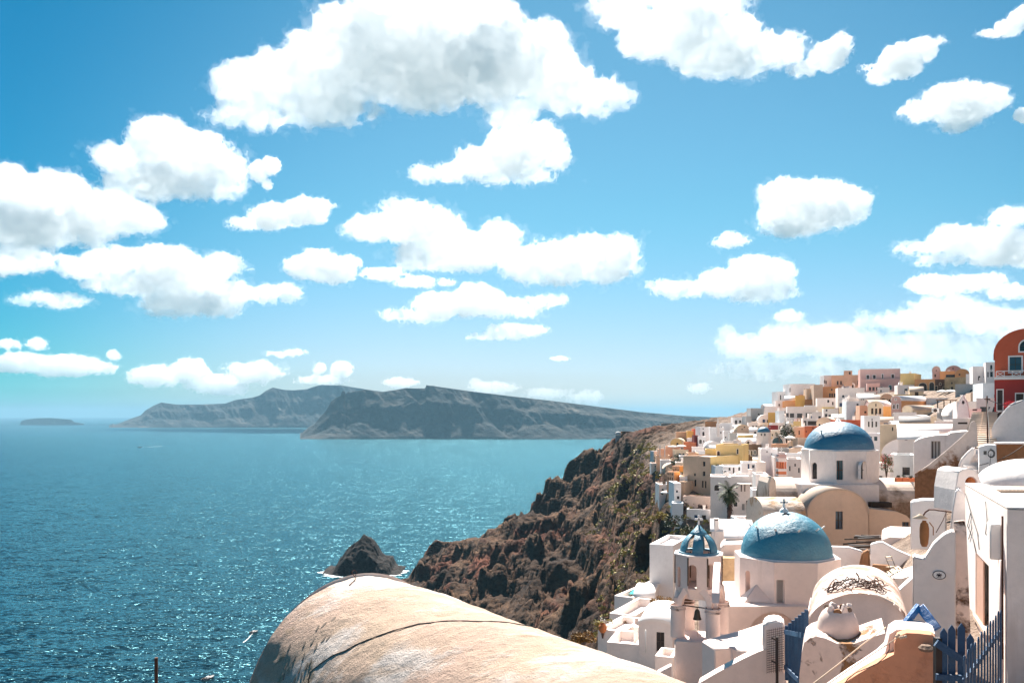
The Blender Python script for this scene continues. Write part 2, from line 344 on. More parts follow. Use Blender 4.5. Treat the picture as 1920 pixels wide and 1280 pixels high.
def terrain(x, y):
    z = Gn(x, y) + H
    best = np.full(x.shape, -50.)
    P2 = np.stack([x, y], -1)
    wob = (fbm(v3(x * .02, y * .02, 0 * x), 4, 3) - .5) * 26
    for a, b in zip(_rg[:-1], _rg[1:]):
        ab = b[:2] - a[:2]; t = np.clip(((P2 - a[:2]) @ ab) / (ab @ ab), 0, 1)
        q = a[:2] + t[..., None] * ab; dv = P2 - q; d = np.hypot(dv[..., 0], dv[..., 1]); zr = a[2] + t * (b[2] - a[2])
        near = (dv[..., 1] < 0) | (dv[..., 0] < -.5 * d)
        dd = np.maximum(0, d + wob * np.clip(d / 25, 0, 1))
        top = np.minimum(dd, 14 + .1 * zr)
        f = np.where(near, 1.35 * top + .60 * (dd - top), 1.5 * d)
        best = np.maximum(best, zr - f)
    headm = best > z
    z = np.maximum(z, best)
    e = np.interp(y, _ey, _ex); rock = sst(3, -6, x - e + 0 * y) 
    rock = np.maximum(np.maximum(rock, headm * 1.0), .6 * sst(350, 410, y)) * sst(20, 60, y)
    wx = (fbm(v3(x * .02, y * .02, z * .02), 3, 41) - .5) * 40; wy = (fbm(v3(x * .02, y * .02, z * .02), 3, 43) - .5) * 40
    spur = fbm(v3((x + wx) * .022 + (y + wy) * .014, (y + wy) * .009, 0 * x), 3, 11)
    rid = 1 - 2 * np.abs(fbm(v3((x + wx) * .04, (y + wy) * .04, z * .03), 5, 21, .55) - .5) * 2
    rid2 = 1 - 2 * np.abs(fbm(v3((x + wx) * .12, (y + wy) * .12, z * .10), 4, 25, .55) - .5) * 2
    z = z + rock * ((spur - .5) * 46 - 2 + (rid - .6) * 11 + (rid2 - .6) * 7)
    zz = z + (fbm(v3(x * .04, y * .04, 0 * x), 4, 8) - .5) * 26
    st = 15.0; fr = zz / st - np.floor(zz / st); bench = (sst(.1, .7, fr) - fr) * st
    z = z + rock * (bench * .50 + (fbm(v3(x * .24, y * .24, z * .2), 4, 31, .6) - .5) * 4.0)
    row = np.interp(960 + F * x / np.maximum(y, 50), [700, 768, 790, 815, 850, 900, 965, 1030, 1085, 1105, 1150, 1190, 1235, 1290, 1330, 1396, 1412, 1440, 1480, 1560, 1640, 1760], [1110, 1082, 1045, 1014, 1017, 1008, 940, 893, 855, 832, 820, 812, 800, 798, 801, 797, 788, 778, 764, 738, 715, 690])
    cap = H + (Y0 - row) / F * y + (fbm(v3(x * .11, y * .11, 0 * x), 4, 51, .6) - .5) * 6; cap = np.where(y > 345, cap + np.maximum(0, 400 - y) * .12, cap + 5.5); z = np.where(y > 225, np.minimum(z, cap), z)
    return np.maximum(z, -6), (1 - np.clip(rock, 0, 1)) * (1 - sst(330, 400, y)) * (1 - .85 * sst(95, 150, x))
gx = np.concatenate([np.arange(-130, -60, 2.0), np.arange(-60, 110, 1.1), np.arange(110, 330, 8.0)]); gy = np.concatenate([np.arange(-40, 140, 1.6), np.arange(140, 640, 1.35), np.arange(640, 800, 8)])
GX, GY = np.meshgrid(gx, gy, indexing='ij'); GZ, GT = terrain(GX, GY)
me = mesh_np('terrain', np.stack([GX, GY, GZ], -1).reshape(-1, 3), grid_quads(len(gx), len(gy)), False)
at = me.attributes.new('town', 'FLOAT', 'POINT'); at.data.foreach_set('value', GT.ravel().astype(np.float32)); me.materials.append(MT['rock'])
tag(link(bpy.data.objects.new('terrain', me)), kind='structure')
def ground(x, y):
    i = np.clip(np.searchsorted(gx, x), 1, len(gx) - 1); j = np.clip(np.searchsorted(gy, y), 1, len(gy) - 1)
    fx = (x - gx[i - 1]) / (gx[i] - gx[i - 1]); fy = (y - gy[j - 1]) / (gy[j] - gy[j - 1])
    return (GZ[i - 1, j - 1] * (1 - fx) + GZ[i, j - 1] * fx) * (1 - fy) + (GZ[i - 1, j] * (1 - fx) + GZ[i, j] * fx) * fy
b = MB(); S = 44000.; b.add([(-S, -S, 0), (S, -S, 0), (S, S, 0), (-S, S, 0)], [(0, 1, 2, 3)])
o = b.build('sea', 'sea_water'); tag(o, kind='structure')
def island(name, label, prof, base, depth, n, seed, plate=.55):
    d0 = H * F / (base - Y0); pr = np.array(prof, float); d1 = d0 + depth * .17
    px = np.linspace(pr[0, 0], pr[-1, 0], n); top = H + (Y0 - np.interp(px, pr[:, 0], pr[:, 1])) / F * d1; top = np.maximum(top, 2)
    t = np.concatenate([np.linspace(0, .2, 90), np.linspace(.21, 1, 30)]); X, T = np.meshgrid((px - 960) / F * d0, t, indexing='ij'); TP = np.repeat(top[:, None], len(t), 1)
    ph = fbm(v3(X * .0035, T * 7, 0 * X), 5, seed, .6); gul = np.abs(fbm(v3(X * .0036 + T * 3, T * 4, 0 * X), 5, seed + 5, .6) - .5) * 2; g3 = fbm(v3(X * .016, T * 22, 0 * X), 4, seed + 7, .6) - .5
    tt = T + ((gul - .30) * .11 + g3 * .022) * np.sin(np.pi * np.clip(T / .21, 0, 1))
    sh = np.interp(tt, [0, .012, .05, .075, .105, .135, .17, .7, 1], [-.06, .05, .26, .36, .66, .78, 1, .98, -.1])
    Z = TP * sh + (ph - .5) * TP * .22 * np.sin(np.pi * np.clip(T / .17, 0, 1))
    Z[:, T[0] >= .16] = np.minimum(Z[:, T[0] >= .16], TP[:, T[0] >= .16])
    Y = d0 + T * depth + (fbm(v3(X * .001, 0 * X, 0 * X), 3, seed + 9) - .5) * depth * .10
    sc = 1 + (T * depth) / d0
    me = mesh_np(name, np.stack([X * sc, Y, Z], -1).reshape(-1, 3), grid_quads(n, len(t))); me.materials.append(MT['island_rock'])
    return tag(link(bpy.data.objects.new(name, me)), kind='structure')
island('island', '', [(563, 822), (568, 816), (580, 803), (592, 795), (600, 783), (612, 770), (622, 752), (632, 745), (640, 742), (642, 733), (647, 733), (649, 739), (654, 734), (658, 736), (662, 734), (690, 730), (700, 733), (715, 735), (740, 731), (762, 727), (780, 728), (798, 728), (800, 722), (880, 733), (960, 743), (1040, 752), (1120, 762), (1200, 772), (1280, 779), (1340, 782), (1400, 783), (1480, 784)], 823, 1500, 620, 3)
island('island', '', [(206, 801), (212, 796), (218, 798), (226, 795), (245, 785), (262, 778), (270, 769), (285, 760), (300, 754), (330, 758), (370, 758), (420, 756), (440, 749), (470, 745), (485, 741), (497, 732), (510, 726), (530, 730), (550, 731), (575, 729), (588, 724), (600, 721), (640, 722), (690, 730), (760, 740), (900, 770)], 801.5, 2600, 420, 14)
island('islet', '', [(38, 797), (41, 790), (50, 786.5), (70, 784), (95, 783.5), (120, 785.5), (134, 787), (139, 791.5), (150, 794), (158, 796)], 796.3, 1500, 120, 27)
def sea_rock(name, label, px, base, wpx, hpx, seed, depth=1.0, shape=None):
    d = H * F / (base - Y0); cx = (px - 960) / F * d; hw = wpx / 2 * d / F; h = hpx * d / F; n = 90
    u, v = np.meshgrid(np.linspace(-1.15, 1.15, n), np.linspace(-1.15, 1.15, n), indexing='ij')
    pr = np.array(shape or [(-1.1, -.1), (-.9, .1), (-.62, .18), (-.5, .55), (-.32, .7), (-.15, .95), (0, 1), (.15, .8), (.3, .62), (.5, .45), (.62, .18), (.95, .08), (1.1, -.1)])
    f = np.interp(u, pr[:, 0], pr[:, 1]); r = np.clip(1 - np.abs(v) ** 2.2, -.3, 1)
    z = h * (f * r) + (fbm(v3(u * 3, v * 3, 0 * u), 5, seed, .6) - .5) * h * .55 * np.clip(f + .15, 0, 1) - .04 * h
    me = mesh_np(name, np.stack([cx + u * hw, d + 6 + v * hw * depth, np.maximum(z, -3)], -1).reshape(-1, 3), grid_quads(n, n), False); me.materials.append(MT['black_rock'])
    return tag(link(bpy.data.objects.new(name, me)), label, 'sea rock')
sea_rock('sea_rock', 'black jagged rock islet standing in the sea off the cliff', 681, 1071, 142, 58, 4, .8, [(-1.12, -.15), (-1, .12), (-.86, .10), (-.72, .2), (-.66, .42), (-.55, .55), (-.42, .78), (-.3, .86), (-.14, .92), (-.02, 1.05), (.14, .98), (.28, .84), (.4, .6), (.55, .48), (.74, .46), (.79, .18), (.92, .14), (1.02, .1), (1.12, -.15)])

b = MB(); _c = (P(681, 0, 594).x, 600.); rg = random.Random(3)
for i in range(46):
    a = i / 46 * 2 * math.pi
    if rg.random() < .3: continue
    r0, r1 = 25 + rg.uniform(-2, 2), 27 + rg.uniform(0, 5); w_ = .09 * rg.uniform(.6, 1.4)
    b.add([(_c[0] + r * math.cos(q) * 1.05, _c[1] + r * math.sin(q) * .82, .1) for r, q in ((r0, a - w_), (r1, a - w_ * .3), (r1 * .98, a + w_ * .5), (r0, a + w_))], [(0, 1, 2, 3)])
tag(b.build('shore_foam', 'foam'), kind='stuff')

def surface_nets(f):
    nx, ny, nz = f.shape; ins = f > 0; c = np.zeros((nx - 1, ny - 1, nz - 1), np.int8)
    for dx in (0, 1):
        for dy in (0, 1):
            for dz in (0, 1): c += ins[dx:nx - 1 + dx, dy:ny - 1 + dy, dz:nz - 1 + dz]
    act = (c > 0) & (c < 8); idx = np.argwhere(act); vid = -np.ones(act.shape, np.int64); vid[act] = np.arange(len(idx))
    acc = np.zeros((len(idx), 3)); cnt = np.zeros(len(idx))
    for A in [(a, b, d) for a in (0, 1) for b in (0, 1) for d in (0, 1)]:
        for ax in range(3):
            if A[ax]: continue
            B = list(A); B[ax] = 1
            va = f[idx[:, 0] + A[0], idx[:, 1] + A[1], idx[:, 2] + A[2]]; vb = f[idx[:, 0] + B[0], idx[:, 1] + B[1], idx[:, 2] + B[2]]
            m = (va > 0) != (vb > 0); t = np.where(m, va / np.where(m, va - vb, 1), 0)
            Q = np.tile(np.array(A, float), (len(idx), 1)); Q[:, ax] = t; acc[m] += Q[m]; cnt[m] += 1
    V = idx + acc / cnt[:, None]; QQ = []
    for ax in range(3):
        s0 = [slice(1, -1)] * 3; s0[ax] = slice(0, -1); s1 = [slice(1, -1)] * 3; s1[ax] = slice(1, None)
        a = ins[tuple(s0)]; e = np.argwhere(a != ins[tuple(s1)])
        if not len(e): continue
        off = np.array([1, 1, 1]); off[ax] = 0; e0 = e + off; flip = a[tuple(e.T)]; u, v = (ax + 1) % 3, (ax + 2) % 3
        def g(du, dv):
            k = e0.copy(); k[:, u] -= du; k[:, v] -= dv; return vid[k[:, 0], k[:, 1], k[:, 2]]
        q = np.stack([g(1, 1), g(0, 1), g(0, 0), g(1, 0)], 1); q[~flip] = q[~flip][:, ::-1]; QQ.append(q)
    return V, np.concatenate(QQ)
def keep_big(V, Q, frac=.004):
    lab = np.arange(len(V))
    while True:
        m = lab[Q].min(1); new = lab.copy()
        for k in range(4): np.minimum.at(new, Q[:, k], m)
        new = new[new]
        if (new == lab).all(): break
        lab = new
    cnt = np.bincount(lab, minlength=len(V)); ok = cnt[lab[Q[:, 0]]] >= max(40, frac * len(V)); Q = Q[ok]
    used = np.unique(Q); mp = -np.ones(len(V), np.int64); mp[used] = np.arange(len(used)); return V[used], mp[Q]
cm = bpy.data.materials.new('cloud_vapour'); cm.use_nodes = True; n = cm.node_tree.nodes; n.clear(); out = n.new('ShaderNodeOutputMaterial'); MT['cloud'] = cm
vs = n.new('ShaderNodeVolumeScatter'); vs.inputs['Color'].default_value = (.80, .775, .765, 1); vs.inputs['Density'].default_value = .0075; vs.inputs['Anisotropy'].default_value = .12; cm.node_tree.links.new(vs.outputs[0], out.inputs['Volume'])
def cloud(label, bl, cell=2.1, thin=1.):
    bl = np.array(bl, float); basey = (bl[:, 1] + bl[:, 3]).max(); D = min(24000, 3200 / ((Y0 - basey) / F)); sc = np.sqrt(bl[:, 2] * bl[:, 3]).mean(); k = D / F
    cell = min(max(cell, sc / 16), sc / 5); mg = sc * .8 + 3 * cell
    x0 = (bl[:, 0] - bl[:, 2]).min() - mg; x1 = (bl[:, 0] + bl[:, 2]).max() + mg; y0 = (bl[:, 1] - bl[:, 3]).min() - mg; y1 = basey + mg
    Rd = (.8 * np.minimum(bl[:, 2], bl[:, 3] * 1.6)).max() * 1.3 + mg; dc = cell * 1.35
    X, DD, Z = np.meshgrid(np.arange(x0, x1, cell), np.arange(-Rd, Rd, dc), np.arange(y0, y1, cell), indexing='ij')
    X = X.astype(np.float32); DD = DD.astype(np.float32); Z = Z.astype(np.float32)
    f = np.full(X.shape, -99., np.float32); rr = np.random.default_rng(int(bl[0, 0] * 7 + bl[0, 1]))
    for bx, by, rx, ry in bl:
        rd = .8 * min(rx, ry * 1.6); oy = rr.uniform(-.3, .3) * rd
        f = np.maximum(f, (1 - np.sqrt(((X - bx) / rx) ** 2 + ((Z - by) / ry) ** 2 + ((DD - oy) / rd) ** 2)) * min(rx, ry))
    Pq = np.stack([X, DD, Z], -1); s = int(bl[0, 0]) % 50; near = f > -sc * .9
    n1 = np.zeros_like(f); n2 = np.zeros_like(f); q = Pq[near]
    n1[near] = fbm(q / (sc * .8), 3, s) - .5; n2[near] = fbm(q / (sc * .36), 6, s + 7, .6, True) - .3
    g = f + n1 * sc * .62 - n2 * sc * .95 - sc * .02
    g[0] = g[-1] = -1; g[:, 0] = g[:, -1] = -1; g[:, :, 0] = g[:, :, -1] = -1
    n3 = np.zeros_like(f); near2 = f > -sc * 1.2; n3[near2] = fbm(Pq[near2] / (sc * .30), 5, s + 19, .62) - .5
    g2 = np.maximum(f * .9 + n1 * sc * .75 + n3 * sc * 1.5 + sc * .02, np.where(g > 0, g, g * .8) + sc * .05)
    g2[0] = g2[-1] = -1; g2[:, 0] = g2[:, -1] = -1; g2[:, :, 0] = g2[:, :, -1] = -1
    og = None
    for nm, gg, dn in (('cloud', g, 1.), ('veil', g2, .085)):
        V, Q = surface_nets(gg); V, Q = keep_big(V, Q, .0015 if nm == 'veil' else .004)
        px = x0 + V[:, 0] * cell; pz = y0 + V[:, 2] * cell; d = -Rd + V[:, 1] * dc
        W = np.stack([(px - 960) * k, D + d * k, H + (Y0 - pz) * k], 1)
        if og is None: og = W.mean(0)
        me = mesh_np(nm, W - og, Q[:, ::-1]); m_ = cm.copy(); m_.node_tree.nodes['Volume Scatter'].inputs['Density'].default_value = thin * dn * .048 * (34 / sc) ** .9 / k; me.materials.append(m_)
        o = bpy.data.objects.new(nm, me)
        if nm == 'cloud': o.location = og; link(o); tag(o, label, 'cloud', 'cumulus clouds in the blue sky', 'thing'); root = o
        else: link(o, root)
CLOUDS = [
('largest white cumulus cloud, with a grey underside, at the top centre', [(420,160,30,28),(470,165,50,45),(520,150,60,60),(570,110,55,55),(610,140,90,85),(640,60,60,50),(700,90,110,95),(720,20,70,50),(800,90,120,105),(840,20,90,60),(900,60,90,80),(930,130,110,70),(1000,110,80,65),(1040,75,28,28),(1050,160,70,50),(1120,180,50,35),(1165,180,22,25),(960,200,50,35),(600,200,90,35),(480,210,80,25)]),
('big white cloud cut by the top edge right of the largest cloud', [(1120,15,28,20),(1170,25,45,30),(1220,60,60,50),(1290,60,80,65),(1350,80,80,60),(1390,110,55,38),(1450,95,60,32),(1300,10,90,40)]),
('small hooked cloud touching the right end of the big top cloud', [(1510,125,28,15),(1550,110,38,28),(1575,85,20,22)]),
('slanting oval cloud with a thin tail, high on the right', [(1650,140,28,15),(1690,115,42,32),(1725,95,30,22),(1758,80,16,7),(1630,128,16,8)]),
('plump oval cloud below the slanting one, near the right edge', [(1745,208,45,20),(1800,195,75,36),(1850,190,38,25),(1800,230,40,16),(1700,208,16,9)]),
('wispy cloud cut off at the upper right corner', [(1860,62,22,7),(1892,50,25,16),(1918,32,25,20)]),
('small cloud fragment cut by the right edge beside the plump oval cloud', [(1918,217,18,14)]),
('elephant shaped cloud with a trunk to its left, under the largest cloud', [(800,325,32,14),(850,318,40,18),(900,300,45,28),(960,290,60,45),(1010,270,50,36),(1040,290,30,30),(960,325,80,18)]),
('rounded heap cloud high on the left below the deep blue', [(220,300,45,28),(300,270,60,50),(320,240,35,22),(360,290,70,50),(420,320,45,40),(300,340,110,36),(390,350,70,22)]),
('small puff just right of the rounded heap cloud', [(485,322,20,20),(508,310,18,18),(503,345,10,12)]),
('long slanting cloud left of centre beneath the small puff', [(460,420,32,14),(510,405,45,25),(570,395,45,26),(600,385,25,14),(622,386,12,5)]),
('wide ragged cloud bank cut by the left edge', [(20,350,60,35),(80,370,70,45),(130,370,45,42),(60,420,110,50),(170,410,70,50),(220,400,50,40),(250,415,45,28),(290,410,20,10),(30,470,70,22)]),
('cloud lump under the ragged bank at the left edge', [(20,495,50,22),(65,488,35,20)]),
('broad lumpy cloud with several layers, left below the ragged bank', [(140,500,45,22),(220,490,60,28),(300,490,70,35),(340,520,80,40),(420,500,40,25),(250,530,100,26),(330,570,70,26),(400,570,50,26),(110,562,65,13),(430,550,60,25),(490,550,50,16),(540,550,25,18)]),
('small cloud between the lumpy left cloud and the long chain cloud', [(570,500,35,22),(620,505,50,28),(655,495,22,18),(590,475,22,10)]),
('long chain of joined cumulus clouds across the middle of the sky', [(700,430,45,22),(760,420,60,35),(770,390,45,16),(810,430,55,33),(800,475,70,30),(870,470,80,36),(930,455,50,36),(960,480,50,25),(1000,500,60,30),(1060,490,70,42),(1130,490,65,42),(1170,480,28,35),(1100,460,80,18)]),
('low thin cloud strip under the left part of the chain cloud', [(720,515,40,13),(780,530,40,11),(838,530,20,7)]),
('flat long cloud below the chain cloud', [(770,590,45,13),(830,575,60,26),(890,565,60,30),(950,575,60,20),(1010,565,45,10)]),
('small low cloud beneath the flat long cloud', [(920,630,30,8),(960,620,45,16),(1000,620,25,12)]),
('square shouldered cloud alone in the right half of the sky', [(1465,365,40,32),(1530,365,60,30),(1580,380,45,30),(1500,400,70,38),(1560,400,60,28),(1470,430,32,16),(1610,395,14,10)]),
('small oval puff left below the square shouldered cloud', [(1368,452,34,15)]),
('cauliflower cloud with a flat tail to its left, right of the chain cloud', [(1260,540,42,16),(1300,548,25,11),(1360,530,45,28),(1420,510,60,32),(1470,515,28,30),(1420,545,70,22)]),
('long bright cloud cut by the right edge above the town', [(1730,465,40,13),(1800,455,60,30),(1870,460,70,38),(1900,405,35,18),(1770,485,60,13),(1925,470,50,32)]),
('knobbly cloud under the long bright cloud at the right edge', [(1760,535,50,20),(1830,530,60,16),(1890,545,50,16)]),
('hazy cloud band above the town, its upper right part', [(1700,600,90,20),(1780,580,70,28),(1850,600,80,28),(1910,625,40,24),(1640,600,40,12)]),
('tiny puff over the left end of the low hazy band', [(1475,592,32,12)]),
('broad hazy cloud bank low over the left part of the town', [(1480,640,60,36),(1400,650,60,26),(1360,640,25,28),(1570,640,70,32),(1420,690,80,20),(1530,690,90,20)]),
('hazy cloud bank low over the hilltop houses', [(1650,650,80,30),(1740,650,80,34),(1830,655,80,30),(1660,700,80,18),(1780,700,90,18)]),
('low grey cloud with a flat base near the left edge', [(20,645,22,10),(68,645,20,12),(40,680,60,20),(120,685,70,22),(190,690,28,13),(212,667,14,9)]),
('low heap cloud above the far blue island', [(285,705,45,20),(350,695,35,20),(360,682,20,12),(400,720,50,18),(430,728,40,12)]),
('low cloud standing on the left slope of the far island', [(480,698,55,20),(450,708,30,10)]),
('twin topped low cloud behind the far island', [(598,690,14,11),(640,692,22,16),(605,712,50,9)]),
('thin low cloud streak above the far island', [(535,662,33,7)]),
('small low cloud behind the near island, left of its highest point', [(750,718,28,11)]),
('pale low cloud behind the near island, right of its highest point', [(920,727,45,13),(895,722,16,12)]),
('long pale low cloud behind the sloping end of the near island', [(1020,738,50,13),(1100,746,40,13)]),
('tiny low cloud over the sloping end of the near island', [(1048,672,21,5)]),
('faint low cloud left of the town above the horizon', [(1310,728,24,10)]),
]
for lb, bl in CLOUDS: cloud(lb, bl, thin=.42 if 'hazy' in lb or 'faint' in lb or 'pale' in lb else 1.)
hz = bpy.data.materials.new('haze_air'); hz.use_nodes = True; n = hz.node_tree.nodes; n.clear(); out = n.new('ShaderNodeOutputMaterial'); pv = n.new('ShaderNodeVolumePrincipled'); MT['haze'] = hz
pv.inputs['Density'].default_value = 6e-5; pv.inputs['Color'].default_value = (.32, .57, .73, 1); pv.inputs['Anisotropy'].default_value = 0; hz.node_tree.links.new(pv.outputs[0], out.inputs['Volume'])
b = MB(); b.obox((-46000, -46000, -7.5), (92000, 0, 0), (0, 92000, 0), (0, 0, 427)); tag(b.build('haze', hz), kind='stuff')

# ------------------------------------------------------------------ houses of the town
def autod(px, py):
    for d in np.arange(36, 430, 1.5):
        if (Y0 - py) * d / F <= float(G0((px - 960) * d / F, d)) + .4: return float(d)
    ds = np.arange(60, 420, 2.); gap = (Y0 - py) * ds / F - G0((px - 960) * ds / F, ds); return float(ds[np.argmin(gap)])
def arc(cx, z, r, h, n=10, a0=0., a1=math.pi): return [(cx + r * math.cos(a0 + (a1 - a0) * i / n), z + h * math.sin(a0 + (a1 - a0) * i / n)) for i in range(n + 1)]
def arch_poly(cx, z0, wd, h, n=8):
    r = wd / 2; return [(cx - r, z0), (cx + r, z0)] + arc(cx, z0 + max(h - r, 0), r, min(r, h), n)
def rect_poly(cx, z0, wd, h): return [(cx - wd / 2, z0), (cx + wd / 2, z0), (cx + wd / 2, z0 + h), (cx - wd / 2, z0 + h)]
def inside(p, poly):
    c = False; n = len(poly)
    for i in range(n):
        a, b = poly[i], poly[i - 1]
        if (a[1] > p[1]) != (b[1] > p[1]) and p[0] < (b[0] - a[0]) * (p[1] - a[1]) / (b[1] - a[1]) + a[0]: c = not c
    return c
class Wall:
    """upright plane through O along t; maps photo points on it to (s, z)"""
    def __init__(s, O, t, n): s.O = Vector(O); s.t = Vector(t); s.n = Vector(n)
    def hit(s, px, py):
        u = (px - 960) / F; a = np.array([[s.t.x, -u], [s.t.y, -1.]]); k, lam = np.linalg.solve(a, [-s.O.x, -s.O.y]); return k, H + (Y0 - py) / F * lam, lam
    def p(s, q, off=0.): return s.O + s.t * q[0] + s.n * off + Vector((0, 0, q[1] - s.O.z))
    def opening(s, px, py, pw, ph, kind='w'):
        k, z, lam = s.hit(px, py); k0 = s.hit(px - pw / 2, py)[0]; k1 = s.hit(px + pw / 2, py)[0]; hh = ph * lam / F
        f = arch_poly if kind[0] in 'aA' else rect_poly
        return f(k, z - hh / 2, abs(k1 - k0), hh)
    def face(s, mb, outline, holes=(), rev=.2):
        if holes:
            vs = [Vector(q) for q in outline]; ed = [(i, (i + 1) % len(vs)) for i in range(len(vs))]
            for h in holes: o = len(vs); vs += [Vector(q) for q in h]; ed += [(o + i, o + (i + 1) % len(h)) for i in range(len(h))]
            r = delaunay_2d_cdt(vs, ed, [], 0, 1e-5); fs = []
            for f in r[2]:
                c = sum((r[0][i] for i in f), Vector((0, 0))) / len(f)
                if inside(c, outline) and not any(inside(c, h) for h in holes): fs.append(tuple(f))
            mb.add([s.p(q) for q in r[0]], fs)
        else:
            fl, t = mb.tri([s.p(q) for q in outline]); mb.add(fl, t)
        for h in holes:
            n = len(h); mb.nob |= {tuple(round(c, 3) for c in s.p(q)) for q in h}; mb.add([s.p(q) for q in h] + [s.p(q, rev) for q in h], [(i, (i + 1) % n, n + (i + 1) % n, n + i) for i in range(n)])
    def fill(s, parent, h, name, pane, frame=None, rev=.2, fw=.12, leaf=False):
        mb = MB(); fl, t = mb.tri([s.p(q, rev - .03) for q in h]); mb.add(fl, t)
        xs = [q[0] for q in h]; zs = [q[1] for q in h]; cx, cz = (min(xs) + max(xs)) / 2, (min(zs) + max(zs)) / 2; W, Hh = max(xs) - min(xs), max(zs) - min(zs)
        mb.mi = 1
        bw = min(.05, W * .09)
        if leaf:
            for q in (-.33, 0, .33): mb.obox(s.p((cx + q * W - bw / 2, min(zs)), rev - .05), s.t * bw, s.n * .02, (0, 0, Hh * .97))
        else:
            mb.obox(s.p((cx - bw / 2, min(zs)), rev - .07), s.t * bw, s.n * .03, (0, 0, Hh * .98))
            mb.obox(s.p((min(xs), cz - bw / 2), rev - .071), s.t * W, s.n * .031, (0, 0, bw))
        if frame:
            mb.mi = 2; k = 1 + 2 * fw / max(W, .1); kz = 1 + 2 * fw / max(Hh, .1); n = len(h)
            o = [(cx + (q[0] - cx) * k, cz + (q[1] - cz) * kz) for q in h]
            mb.add([s.p(q, -.04) for q in h] + [s.p(q, -.04) for q in o] + [s.p(q, .01) for q in o] + [s.p(q, .01) for q in h],
                   [(i, (i + 1) % n, n + (i + 1) % n, n + i) for i in range(n)] + [(n + i, n + (i + 1) % n, 2 * n + (i + 1) % n, 2 * n + i) for i in range(n)] + [(i, (i + 1) % n, 3 * n + (i + 1) % n, 3 * n + i) for i in range(n)])
        return mb.build(name, [pane, 'wood_dark' if pane != 'dark_pane' else 'iron', frame or 'white_paint'], parent)
KIND = {'w': ('window', 'dark_pane'), 'a': ('window', 'dark_pane'), 'd': ('door', 'brown_pane'), 'A': ('door', 'brown_pane'), 'b': ('window', 'blue_pane'), 'B': ('door', 'blue_door'),
        'g': ('door', 'grey_wall'), 't': ('window', 'teal_pane'), 'T': ('window', 'teal_pane'), 'n': ('niche', None), 'r': ('window', 'brown_pane')}
def openings(root, wall, lst, frame):
    hs = []
    for it in lst:
        px, py, pw, ph = it[:4]; kd = it[4] if len(it) > 4 else 'w'
        h = wall.opening(px, py, max(pw, 2.2), max(ph, 2.2), 'a' if kd in 'aAT' else 'w'); hs.append(h); nm, pane = KIND[kd]
        if pane: wall.fill(root, h, nm, pane, frame, leaf=nm == 'door')
    return hs
